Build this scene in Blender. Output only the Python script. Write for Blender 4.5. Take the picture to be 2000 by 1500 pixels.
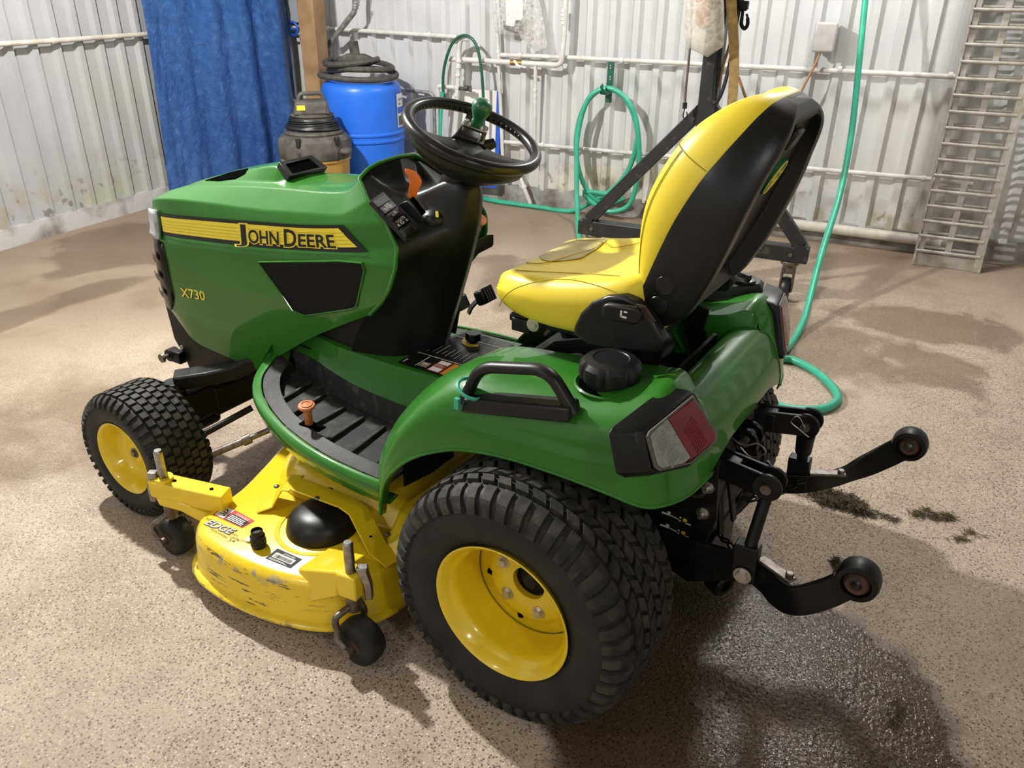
import bpy, bmesh, math, random
from mathutils import Vector, Matrix, noise
random.seed(7)
V = Vector
PI = math.pi
scene = bpy.context.scene
C = scene.collection
for o in list(bpy.data.objects):
    bpy.data.objects.remove(o)

# ------------------------------------------------------------------ camera
# world: x = tractor forward, y = tractor left, z = up, metres, origin on the floor below the rear axle
CAM = V((-0.7661, 1.7414, 1.6072))
YAW, PITCH, ROLL, FPX = math.radians(-57.5824), math.radians(26.82), math.radians(0.5953), 1560.25
_f = V((math.cos(PITCH)*math.cos(YAW), math.cos(PITCH)*math.sin(YAW), -math.sin(PITCH)))
_r = _f.cross(V((0, 0, 1))).normalized()
_u = _r.cross(_f)
CR = _r*math.cos(ROLL) + _u*math.sin(ROLL)
CU = -_r*math.sin(ROLL) + _u*math.cos(ROLL)
CF = _f
cd = bpy.data.cameras.new('camera')
cam = bpy.data.objects.new('camera', cd)
C.objects.link(cam)
cam.matrix_world = Matrix(((CR.x, CU.x, -CF.x, CAM.x), (CR.y, CU.y, -CF.y, CAM.y), (CR.z, CU.z, -CF.z, CAM.z), (0, 0, 0, 1)))
cd.sensor_width = 36
cd.lens = FPX*36/2000
cd.clip_start = 0.05
scene.camera = cam

# ------------------------------------------------------------------ world, lamps, exposure
w = bpy.data.worlds.new('world'); scene.world = w; w.use_nodes = True
w.node_tree.nodes['Background'].inputs[0].default_value = (0.8, 0.85, 0.9, 1)
w.node_tree.nodes['Background'].inputs[1].default_value = 0.05
scene.view_settings.view_transform = 'Standard'
scene.view_settings.look = 'None'
scene.view_settings.gamma = 1
scene.view_settings.use_curve_mapping = False
scene.view_settings.exposure = 0.32
LAMPS_FILLS = [  # position (world), power, radius, colour
    ((2.60, 0.0, 2.95), 500, 0.05, (1.0, 0.985, 0.955)),
    ((0.1, -3.05, 3.15), 120, 0.16, (1.0, 0.985, 0.96)),
    ((-2.6, 2.2, 3.15), 50, 0.12, (1.0, 0.985, 0.955)),  # added fill light behind the camera, no lamp known there
    ((1.2, 3.3, 3.15), 38, 0.12, (1.0, 0.985, 0.955)),  # added fill light on the camera side, unseen
]
for p, e, r, c in LAMPS_FILLS:
    l = bpy.data.lights.new('lamp_fill_light', 'POINT'); l.energy = e; l.shadow_soft_size = r; l.color = c
    lo = bpy.data.objects.new('lamp_fill_light', l); C.objects.link(lo); lo.location = p

# ------------------------------------------------------------------ pixel -> point (2000x1500 frame), used to take measurements
RA = math.radians(7.91)          # the room is turned by this against the tractor
UR = V((math.cos(RA), math.sin(RA), 0)); VR = V((-math.sin(RA), math.cos(RA), 0))
def ray(px, py):
    return CR*((px-1000)/FPX) - CU*((py-750)/FPX) + CF
def at(px, py, x=None, y=None, z=None):
    d = ray(px, py)
    for k, v in ((0, x), (1, y), (2, z)):
        if v is not None:
            return CAM + d*((v-CAM[k])/d[k])
def W(u, v, z):                   # room coordinates -> world
    return UR*u + VR*v + V((0, 0, z))
def toroom(p):
    return V((p.dot(UR), p.dot(VR), p.z))
def atr(px, py, u=None, v=None, z=None):   # returns a world point on the room plane u / v / z = const
    if z is not None: return at(px, py, z=z)
    d = ray(px, py); n = UR if u is not None else VR; k = u if u is not None else v
    return CAM + d*((k-CAM.dot(n))/d.dot(n))
def atpl(px, py, p0, n):
    d = ray(px, py); return CAM + d*((V(p0)-CAM).dot(n)/d.dot(n))

# ------------------------------------------------------------------ geometry helpers
def cr(pts, n=6, closed=False):   # Catmull-Rom
    pts = [V(p) for p in pts]; m = len(pts); out = []
    segs = m if closed else m-1
    for i in range(segs):
        if closed: p0, p1, p2, p3 = (pts[(i+k-1) % m] for k in range(4))
        else: p0, p1, p2, p3 = pts[max(i-1, 0)], pts[i], pts[i+1], pts[min(i+2, m-1)]
        for j in range(n):
            t = j/n
            out.append(0.5*((2*p1)+(p2-p0)*t+(2*p0-5*p1+4*p2-p3)*t*t+(3*p1-p0-3*p2+p3)*t**3))
    if not closed: out.append(pts[-1])
    return out
def frame(d):
    d = V(d).normalized()
    a = V((0, 0, 1)) if abs(d.z) < 0.9 else V((1, 0, 0))
    x = a.cross(d).normalized(); return x, d.cross(x), d
class MB:
    def __init__(s): s.v = []; s.f = []; s.mi = []; s.m = 0
    def add(s, vs, fs):
        k = len(s.v); s.v += [V(p) for p in vs]; s.f += [tuple(i+k for i in f) for f in fs]; s.mi += [s.m]*len(fs); return s
    def box(s, c, d, rot=None):
        c = V(c); h = V(d)/2; vs = []
        for i in (-1, 1):
            for j in (-1, 1):
                for k in (-1, 1):
                    q = V((i*h.x, j*h.y, k*h.z))
                    if rot is not None: q = rot @ q
                    vs.append(c+q)
        return s.add(vs, [(0, 1, 3, 2), (4, 6, 7, 5), (0, 4, 5, 1), (2, 3, 7, 6), (0, 2, 6, 4), (1, 5, 7, 3)])
    def bar(s, a, b, wd, ht, up=(0, 0, 1)):       # rectangular bar a -> b
        a, b = V(a), V(b); d = (b-a).normalized(); x = d.cross(V(up))
        if x.length < 1e-4: x = d.cross(V((1, 0, 0)))
        x.normalize(); y = x.cross(d)
        vs = [p+x*(i*wd/2)+y*(j*ht/2) for p in (a, b) for i, j in ((-1, -1), (1, -1), (1, 1), (-1, 1))]
        return s.add(vs, [(3, 2, 1, 0), (4, 5, 6, 7), (0, 1, 5, 4), (1, 2, 6, 5), (2, 3, 7, 6), (3, 0, 4, 7)])
    def strip(s, pts, wd, th, up=(0, 0, 1), closed=False):      # a flat bar bent along pts: wd across, th along 'up'
        pts = [V(p) for p in pts]; n = len(pts); rows = []
        for i, p in enumerate(pts):
            d = (pts[min(i+1, n-1)]-pts[max(i-1, 0)]).normalized(); x = d.cross(V(up)).normalized(); y = x.cross(d)
            rows.append([p+x*(a*wd/2)+y*(b*th/2) for a, b in ((-1, -1), (1, -1), (1, 1), (-1, 1))])
        return s.grid(rows, wrap=True, caps=True)
    def cyl(s, a, b, r, r2=None, n=20, cap=True):
        a, b = V(a), V(b); r2 = r if r2 is None else r2; x, y, d = frame(b-a); vs = []
        for p, q in ((a, r), (b, r2)):
            for i in range(n):
                t = 2*PI*i/n; vs.append(p+x*(q*math.cos(t))+y*(q*math.sin(t)))
        fs = [(i, (i+1) % n, n+(i+1) % n, n+i) for i in range(n)]
        if cap: fs += [tuple(range(n-1, -1, -1)), tuple(range(n, 2*n))]
        return s.add(vs, fs)
    def lathe(s, prof, c, axis, n=48, a0=0, a1=2*PI, ref=None):   # prof = [(r, h)]
        c = V(c); x, y, d = frame(axis); full = abs(a1-a0-2*PI) < 1e-6; m = n if full else n+1; vs = []
        for r, h in prof:
            for i in range(m):
                t = a0+(a1-a0)*i/n; vs.append(c+d*h+x*(r*math.cos(t))+y*(r*math.sin(t)))
        fs = []
        for j in range(len(prof)-1):
            for i in range(n if full else n):
                k = (i+1) % m if full else i+1
                fs.append((j*m+i, j*m+k, (j+1)*m+k, (j+1)*m+i))
        return s.add(vs, fs)
    def tube(s, pts, r, n=10, cap=True, closed=False):
        pts = [V(p) for p in pts]; m = len(pts); rs = r if isinstance(r, (list, tuple)) else [r]*m; rows = []; px = None
        for i, p in enumerate(pts):
            d = ((pts[(i+1) % m]-pts[i-1]) if closed else (pts[min(i+1, m-1)]-pts[max(i-1, 0)])).normalized()
            if px is None: x, y, _ = frame(d)
            else:
                x = px-d*px.dot(d)
                x = x.normalized() if x.length > 1e-6 else frame(d)[0]
                y = d.cross(x)
            px = x
            rows.append([p+x*(rs[i]*math.cos(2*PI*k/n))+y*(rs[i]*math.sin(2*PI*k/n)) for k in range(n)])
        if closed: rows.append(rows[0])
        return s.grid(rows, wrap=True, caps=cap and not closed)
    def grid(s, rows, wrap=False, caps=False):
        n = len(rows[0]); vs = [p for r in rows for p in r]; fs = []
        for j in range(len(rows)-1):
            for i in range(n if wrap else n-1):
                k = (i+1) % n; fs.append((j*n+i, j*n+k, (j+1)*n+k, (j+1)*n+i))
        if caps: fs += [tuple(range(n-1, -1, -1)), tuple((len(rows)-1)*n+i for i in range(n))]
        return s.add(vs, fs)
    def prism(s, poly, vec):
        poly = [V(p) for p in poly]; vec = V(vec); n = len(poly)
        fs = [tuple(range(n-1, -1, -1)), tuple(range(n, 2*n))]+[(i, (i+1) % n, n+(i+1) % n, n+i) for i in range(n)]
        return s.add(poly+[p+vec for p in poly], fs)
    def loops(s, ls, caps=(True, True)):
        n = len(ls[0]); vs = [p for r in ls for p in r]; fs = []
        for j in range(len(ls)-1):
            for i in range(n): fs.append((j*n+i, j*n+(i+1) % n, (j+1)*n+(i+1) % n, (j+1)*n+i))
        if caps[0]: fs.append(tuple(range(n-1, -1, -1)))
        if caps[1]: fs.append(tuple((len(ls)-1)*n+i for i in range(n)))
        return s.add(vs, fs)
    def ball(s, c, r, n=20, m=12, sc=(1, 1, 1), rot=None):
        prof = [(max(1e-4, math.sin(PI*j/m)), -math.cos(PI*j/m)) for j in range(m+1)]; vs = []
        for rr, h in prof:
            for i in range(n):
                q = V((r*rr*math.cos(2*PI*i/n)*sc[0], r*rr*math.sin(2*PI*i/n)*sc[1], r*h*sc[2]))
                if rot is not None: q = rot @ q
                vs.append(V(c)+q)
        return s.add(vs, [(j*n+i, j*n+(i+1) % n, (j+1)*n+(i+1) % n, (j+1)*n+i) for j in range(m) for i in range(n)])
    def mirror(s):                 # add the copy at -y
        k = len(s.v); s.v += [V((p.x, -p.y, p.z)) for p in s.v]; s.f += [tuple(i+k for i in reversed(f)) for f in s.f]; s.mi += s.mi; return s
    def hull_y(s): return s
WL = {}                            # world location of every object built
def obj(name, mb, mat, parent=None, smooth=35, bev=0, sub=0, base=False, seg=2, crease=None, flip=False):
    if not mb.v: return None
    lo = V([min(p[k] for p in mb.v) for k in range(3)]); hi = V([max(p[k] for p in mb.v) for k in range(3)])
    c = (lo+hi)/2
    if base: c.z = lo.z
    me = bpy.data.meshes.new(name)
    me.from_pydata([p-c for p in mb.v], [], mb.f)
    bm = bmesh.new(); bm.from_mesh(me); bmesh.ops.remove_doubles(bm, verts=bm.verts, dist=1e-5)
    bmesh.ops.recalc_face_normals(bm, faces=bm.faces); bm.to_mesh(me); bm.free()
    for m in (mat if isinstance(mat, (list, tuple)) else [mat]): me.materials.append(m)
    if isinstance(mat, (list, tuple)) and len(me.polygons) == len(mb.mi):
        for p, i in zip(me.polygons, mb.mi): p.material_index = i
    if smooth:
        me.polygons.foreach_set('use_smooth', [True]*len(me.polygons)); me.set_sharp_from_angle(angle=math.radians(smooth))
    o = bpy.data.objects.new(name, me); C.objects.link(o)
    if bev:
        b = o.modifiers.new('bevel', 'BEVEL'); b.width = bev; b.segments = seg; b.limit_method = 'ANGLE'; b.angle_limit = math.radians(40)
        if smooth: b.harden_normals = False
    if sub:
        b = o.modifiers.new('sub', 'SUBSURF'); b.levels = b.render_levels = sub
    WL[o.name] = c
    o.location = c
    if parent is not None:
        o.parent = parent; o.location = c-WL[parent.name]
    return o
def tag(o, label, cat, group=None):
    o['label'] = label; o['category'] = cat
    if group: o['group'] = group
    return o
def thing(name, loc, label, cat, group=None):
    o = bpy.data.objects.new(name, None); C.objects.link(o); o.location = loc; o.empty_display_size = 0.1
    WL[o.name] = V(loc); return tag(o, label, cat, group)
def struct(o): o['kind'] = 'structure'; return o
def child_copy(src, parent, wloc, rotz=0.0, name=None, rot=None):    # shares mesh data
    o = bpy.data.objects.new(name or src.name.split('.')[0], src.data); C.objects.link(o)
    for m in src.modifiers:
        q = o.modifiers.new(m.name, m.type)
        for a in ('width', 'segments', 'limit_method', 'angle_limit', 'levels', 'render_levels'):
            if hasattr(m, a): setattr(q, a, getattr(m, a))
    WL[o.name] = V(wloc); o.location = V(wloc)
    if parent is not None: o.parent = parent; o.location = V(wloc)-WL[parent.name]
    o.rotation_euler = rot if rot is not None else (0, 0, rotz)
    return o
_tc = {}
def text_pts(s, off=0.0, bold=0.0):
    k = (s, off)
    if k in _tc: return _tc[k]
    cu = bpy.data.curves.new('t', 'FONT'); cu.body = s; cu.size = 1; cu.offset = off; cu.resolution_u = 3; cu.fill_mode = 'FRONT'
    o = bpy.data.objects.new('t', cu); C.objects.link(o)
    dg = bpy.context.evaluated_depsgraph_get(); me = bpy.data.meshes.new_from_object(o.evaluated_get(dg))
    vs = [v.co.copy() for v in me.vertices]; fs = [tuple(p.vertices) for p in me.polygons]
    bpy.data.objects.remove(o); bpy.data.curves.remove(cu); bpy.data.meshes.remove(me)
    _tc[k] = (vs, fs); return vs, fs
def put_text(mb, s, o, x, y, h, wd=None, off=0.0, ctr=False):     # text in the plane o + x,y ; h = cap height, wd = total width
    vs, fs = text_pts(s, off)
    if not vs: return
    b, _ = text_pts(s, 0.0)
    x0, x1 = min(v.x for v in b), max(v.x for v in b); y0, y1 = 0.0, 0.70
    sy = h/(y1-y0); sx = (wd/(x1-x0)) if wd else sy
    x, y = V(x).normalized(), V(y).normalized(); k = (x1-x0)/2 if ctr else 0
    mb.add([V(o)+x*((v.x-x0-k)*sx)+y*((v.y-y0)*sy) for v in vs], fs)

# ------------------------------------------------------------------ materials
def nt(name):
    m = bpy.data.materials.new(name); m.use_nodes = True; t = m.node_tree
    return m, t, t.nodes['Principled BSDF']
def N(t, ty, **kw):
    n = t.nodes.new(ty)
    for k, v in kw.items():
        if k.startswith('i_'): n.inputs[int(k[2:]) if k[2:].isdigit() else k[2:]].default_value = v
        else: setattr(n, k, v)
    return n
def c4(c): return (c[0], c[1], c[2], 1)
def mk(name, c1, c2=None, scale=12, rough=0.5, metal=0, coat=0, bump=0, bscale=120, r2=None, detail=5, lo=0.35, hi=0.65, spec=0.5, cr_=0.08, trans=0, alpha=1, bdist=0.002):
    m, t, b = nt(name); L = t.links.new
    b.inputs['Base Color'].default_value = c4(c1); b.inputs['Roughness'].default_value = rough; b.inputs['Metallic'].default_value = metal
    b.inputs['Coat Weight'].default_value = coat; b.inputs['Coat Roughness'].default_value = cr_; b.inputs['Specular IOR Level'].default_value = spec
    b.inputs['Transmission Weight'].default_value = trans; b.inputs['Alpha'].default_value = alpha
    tc = N(t, 'ShaderNodeTexCoord')
    if c2 is not None or r2 is not None:
        n = N(t, 'ShaderNodeTexNoise'); n.inputs['Scale'].default_value = scale; n.inputs['Detail'].default_value = detail; L(tc.outputs['Object'], n.inputs['Vector'])
        mr = N(t, 'ShaderNodeMapRange'); mr.inputs[1].default_value = lo; mr.inputs[2].default_value = hi; L(n.outputs[0], mr.inputs[0])
        if c2 is not None:
            mx = N(t, 'ShaderNodeMix', data_type='RGBA'); mx.inputs[6].default_value = c4(c1); mx.inputs[7].default_value = c4(c2)
            L(mr.outputs[0], mx.inputs[0]); L(mx.outputs[2], b.inputs['Base Color'])
        if r2 is not None:
            m2 = N(t, 'ShaderNodeMapRange'); m2.inputs[3].default_value = rough; m2.inputs[4].default_value = r2; L(mr.outputs[0], m2.inputs[0]); L(m2.outputs[0], b.inputs['Roughness'])
    if bump:
        n2 = N(t, 'ShaderNodeTexNoise'); n2.inputs['Scale'].default_value = bscale; n2.inputs['Detail'].default_value = 4; L(tc.outputs['Object'], n2.inputs['Vector'])
        bp = N(t, 'ShaderNodeBump'); bp.inputs['Strength'].default_value = bump; bp.inputs['Distance'].default_value = bdist; L(n2.outputs[0], bp.inputs['Height']); L(bp.outputs[0], b.inputs['Normal'])
    return m
M = {}
M['green'] = mk('tractor_green_paint', (0.027, 0.165, 0.015), (0.024, 0.150, 0.013), 3, rough=0.38, coat=0.6, cr_=0.035, spec=0.15)
M['yellow'] = mk('deck_yellow_paint', (0.86, 0.62, 0.012), (0.78, 0.55, 0.012), 6, rough=0.32, coat=0.5, cr_=0.12)
M['rimyel'] = mk('rim_yellow_paint', (0.83, 0.61, 0.010), (0.77, 0.56, 0.010), 9, rough=0.33, coat=0.5)
M['vinyl'] = mk('seat_yellow_vinyl', (0.84, 0.66, 0.030), (0.80, 0.62, 0.040), 8, rough=0.42, bump=0.15, bscale=500, bdist=0.0005)
M['vinylworn'] = mk('seat_worn_vinyl', (0.42, 0.36, 0.14), (0.62, 0.50, 0.10), 25, rough=0.45, lo=0.4, hi=0.75)
M['thread'] = mk('seat_seam_thread', (0.40, 0.29, 0.015), rough=0.8)
M['black'] = mk('black_moulded_plastic', (0.0055, 0.0055, 0.006), (0.009, 0.009, 0.009), 30, rough=0.40, spec=0.35, bump=0.12, bscale=700, bdist=0.0004)
M['blackgloss'] = mk('black_gloss_plastic', (0.005, 0.005, 0.0055), rough=0.20, spec=0.4)
M['shell'] = mk('seat_shell_plastic', (0.006, 0.006, 0.0065), (0.010, 0.010, 0.010), 40, rough=0.36, spec=0.4, bump=0.1, bscale=900, bdist=0.0004)
M['grip'] = mk('steering_wheel_grip', (0.008, 0.008, 0.0085), rough=0.28, spec=0.4)
M['mat'] = mk('footrest_rubber', (0.016, 0.016, 0.017), (0.085, 0.078, 0.066), 30, rough=0.55, spec=0.3, r2=0.7, lo=0.52, hi=0.85, bump=0.2, bscale=250)
M['tyre'] = mk('tyre_rubber', (0.009, 0.009, 0.009), (0.018, 0.017, 0.016), 14, rough=0.60, spec=0.35, bump=0.15, bscale=160)
M['tread'] = mk('tread_rubber', (0.014, 0.0135, 0.0125), (0.060, 0.053, 0.042), 30, rough=0.70, spec=0.35, bump=0.5, bscale=140, lo=0.4, hi=0.8)
M['frame'] = mk('black_frame_paint', (0.004, 0.004, 0.004), (0.012, 0.010, 0.009), 25, rough=0.42, r2=0.65, spec=0.28, lo=0.5, hi=0.8)
M['steel'] = mk('bare_steel', (0.42, 0.41, 0.39), (0.25, 0.22, 0.19), 40, rough=0.32, metal=1.0)
M['dullsteel'] = mk('dull_steel', (0.22, 0.21, 0.19), (0.12, 0.09, 0.07), 40, rough=0.45, metal=0.8)
M['zinc'] = mk('zinc_bolts', (0.62, 0.60, 0.55), (0.45, 0.42, 0.36), 60, rough=0.35, metal=1.0)
M['rust'] = mk('rusty_steel', (0.10, 0.045, 0.025), (0.03, 0.022, 0.018), 45, rough=0.6, metal=0.3)
M['orange'] = mk('orange_plastic', (0.80, 0.18, 0.012), (0.74, 0.16, 0.012), 20, rough=0.4)
M['orangedull'] = mk('faded_orange_plastic', (0.52, 0.16, 0.03), (0.42, 0.13, 0.03), 20, rough=0.5)
M['red'] = mk('red_lens', (0.20, 0.004, 0.007), (0.14, 0.003, 0.005), 20, rough=0.25, coat=0.25)
M['clear'] = mk('clear_lens', (0.30, 0.30, 0.28), (0.20, 0.20, 0.185), 60, rough=0.22, coat=0.3)
M['lampgrey'] = mk('lens_bezel', (0.11, 0.10, 0.09), rough=0.5)
M['headlight'] = mk('headlight_lens', (0.55, 0.57, 0.58), (0.30, 0.31, 0.32), 30, rough=0.10, coat=1.0)
M['decyel'] = mk('decal_yellow', (0.98, 0.80, 0.06), rough=0.35)
M['decyel2'] = mk('decal_yellow_line', (0.76, 0.56, 0.03), rough=0.35)
M['decblk'] = mk('decal_black', (0.008, 0.008, 0.008), rough=0.30)
M['decwht'] = mk('decal_white', (0.78, 0.77, 0.73), rough=0.45)
M['decgry'] = mk('decal_silver', (0.50, 0.50, 0.48), rough=0.4)
M['decred'] = mk('decal_red', (0.52, 0.020, 0.015), rough=0.4)
M['decdred'] = mk('decal_dark_red', (0.30, 0.035, 0.02), rough=0.4)
M['decora'] = mk('decal_orange', (0.68, 0.24, 0.03), rough=0.4)
M['knobgrn'] = mk('spinner_knob_green', (0.012, 0.12, 0.045), rough=0.35, coat=0.3)
M['screen'] = mk('hood_side_screen', (0.003, 0.003, 0.0035), (0.006, 0.006, 0.0065), 300, rough=0.6, spec=0.15, bump=0.3, bscale=700)
M['dark'] = mk('cavity_shade', (0.002, 0.002, 0.002), rough=0.9, spec=0.0)  # near-black colour standing for the shade inside holes, slots and recesses
M['clips'] = mk('cut_grass', (0.10, 0.075, 0.030), (0.045, 0.035, 0.016), 60, rough=0.9)
# ------------------------------------------------------------------ the setting: floor, walls, kerbs
def floor_mat():
    m, t, b = nt('worn_aggregate_concrete'); L = t.links.new
    g = N(t, 'ShaderNodeNewGeometry'); pos = g.outputs['Position']
    def noise_(sc, det=4, rough=0.55):
        n = N(t, 'ShaderNodeTexNoise'); n.inputs['Scale'].default_value = sc; n.inputs['Detail'].default_value = det; n.inputs['Roughness'].default_value = rough; L(pos, n.inputs['Vector']); return n.outputs[0]
    def rng(s, a, b_, c=0, d=1):
        n = N(t, 'ShaderNodeMapRange'); n.inputs[1].default_value = a; n.inputs[2].default_value = b_; n.inputs[3].default_value = c; n.inputs[4].default_value = d; L(s, n.inputs[0]); return n.outputs[0]
    def math_(op, a, b_=None):
        n = N(t, 'ShaderNodeMath', operation=op)
        for k, q in enumerate((a, b_)):
            if q is None: continue
            if isinstance(q, (int, float)): n.inputs[k].default_value = q
            else: L(q, n.inputs[k])
        return n.outputs[0]
    def mix(f, a, b_):
        n = N(t, 'ShaderNodeMix', data_type='RGBA')
        for k, q in ((0, f), (6, a), (7, b_)):
            if isinstance(q, tuple): n.inputs[k].default_value = c4(q)
            elif isinstance(q, (int, float)): n.inputs[k].default_value = q
            else: L(q, n.inputs[k])
        return n.outputs[2]
    sep = N(t, 'ShaderNodeSeparateXYZ'); L(pos, sep.inputs[0])
    wob = math_('MULTIPLY', math_('SUBTRACT', noise_(3.2, 5), 0.5), 1.1)
    wob2 = math_('MULTIPLY', math_('SUBTRACT', noise_(1.9, 6, 0.6), 0.5), 4.5)
    def blob(cx, cy, rx, ry, e0=0.82, e1=1.0, wob=wob):
        dx = math_('DIVIDE', math_('SUBTRACT', sep.outputs[0], cx), rx); dy = math_('DIVIDE', math_('SUBTRACT', sep.outputs[1], cy), ry)
        d = math_('ADD', math_('ADD', math_('MULTIPLY', dx, dx), math_('MULTIPLY', dy, dy)), wob)
        return rng(d, e0, e1, 1, 0)
    base = mix(rng(noise_(0.9, 5), 0.35, 0.65), (0.48, 0.400, 0.305), (0.375, 0.300, 0.220))
    base = mix(math_('MULTIPLY', rng(noise_(7, 6), 0.45, 0.72), 0.40), base, (0.27, 0.205, 0.145))
    vo = N(t, 'ShaderNodeTexVoronoi'); vo.inputs['Scale'].default_value = 170; L(pos, vo.inputs['Vector'])
    sc = N(t, 'ShaderNodeSeparateColor'); L(vo.outputs['Color'], sc.inputs[0])
    stone = mix(rng(sc.outputs[0], 0.25, 0.95), (0.24, 0.175, 0.12), (0.72, 0.63, 0.50))
    stone = mix(rng(sc.outputs[1], 0.90, 0.93), stone, (0.060, 0.045, 0.035))
    near = rng(vo.outputs['Distance'], 0.36, 0.50, 1, 0)           # stone faces, matrix between them
    # exposed aggregate where the surface has worn away, smoother skin towards the walls
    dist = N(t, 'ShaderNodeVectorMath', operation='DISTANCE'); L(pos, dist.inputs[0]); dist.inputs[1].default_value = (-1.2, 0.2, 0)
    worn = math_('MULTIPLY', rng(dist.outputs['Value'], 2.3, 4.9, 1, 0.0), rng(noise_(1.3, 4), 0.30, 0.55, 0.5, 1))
    base = mix(rng(dist.outputs['Value'], 2.6, 4.8), base, mix(rng(noise_(0.9, 5), 0.35, 0.65), (0.30, 0.235, 0.165), (0.225, 0.170, 0.115)))  # far floor browner, and darkened to offset the bright pool below the key lamp
    col = mix(math_('MULTIPLY', math_('MULTIPLY', near, worn), 0.85), base, stone)
    v2 = N(t, 'ShaderNodeTexVoronoi'); v2.inputs['Scale'].default_value = 105; L(pos, v2.inputs['Vector'])
    s2 = N(t, 'ShaderNodeSeparateColor'); L(v2.outputs['Color'], s2.inputs[0])
    pit = math_('MULTIPLY', math_('MULTIPLY', rng(v2.outputs['Distance'], 0.26, 0.34, 1, 0), rng(s2.outputs[2], 0.74, 0.76)), worn)
    col = mix(math_('MULTIPLY', pit, 0.85), col, (0.055, 0.042, 0.032))
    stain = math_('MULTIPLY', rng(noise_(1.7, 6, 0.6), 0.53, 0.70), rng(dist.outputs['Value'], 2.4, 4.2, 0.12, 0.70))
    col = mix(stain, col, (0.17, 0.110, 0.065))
    wet = math_('MAXIMUM', blob(-0.50, 0.22, 0.52, 0.52), blob(-0.46, -0.12, 0.10, 0.20))
    damp_dark = math_('MAXIMUM', math_('MAXIMUM', blob(2.15, 0.35, 0.85, 0.42, 0.1, 1.1, wob2), blob(4.15, -1.45, 0.55, 0.75, .6, 1.0, wob2)), math_('MAXIMUM', blob(0.7, 0.1, 0.9, 0.40, 0.4, 1.1), blob(0.6, -2.1, 1.5, 0.50, .6, 1.0, wob2)))  # damp by the left wall; darker and smoother by the front tyre and underneath
    damp_dark = math_('MAXIMUM', damp_dark, blob(-0.45, -2.75, 0.50, 0.28, .7, 1.0, wob2))
    damp_dark = math_('MAXIMUM', damp_dark, blob(3.55, -0.35, 0.16, 0.75, .5, 1.0, wob2))
    wm = N(t, 'ShaderNodeMix', data_type='RGBA', blend_type='MULTIPLY'); wm.inputs[0].default_value = 1; L(col, wm.inputs[6])
    L(mix(wet, mix(damp_dark, (1, 1, 1), (0.62, 0.56, 0.50)), (0.20, 0.155, 0.110)), wm.inputs[7])
    b.inputs['Specular IOR Level'].default_value = 0.4
    L(wm.outputs[2], b.inputs['Base Color'])
    r = N(t, 'ShaderNodeMix'); L(wet, r.inputs[0]); L(rng(damp_dark, 0, 1, 0.72, 0.30), r.inputs[2]); r.inputs[3].default_value = 0.045; L(r.outputs[0], b.inputs['Roughness'])
    h = math_('ADD', math_('MULTIPLY', near, math_('MULTIPLY', worn, 0.5)), math_('ADD', math_('MULTIPLY', pit, -1.6), math_('MULTIPLY', noise_(240, 3), 0.6)))
    h = math_('ADD', h, math_('MULTIPLY', wet, math_('MULTIPLY', noise_(75, 2), 2.4)))
    bp = N(t, 'ShaderNodeBump'); bp.inputs['Strength'].default_value = 0.45; bp.inputs['Distance'].default_value = 0.003; L(h, bp.inputs['Height']); L(bp.outputs[0], b.inputs['Normal'])
    return m
M['floor'] = floor_mat()
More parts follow.
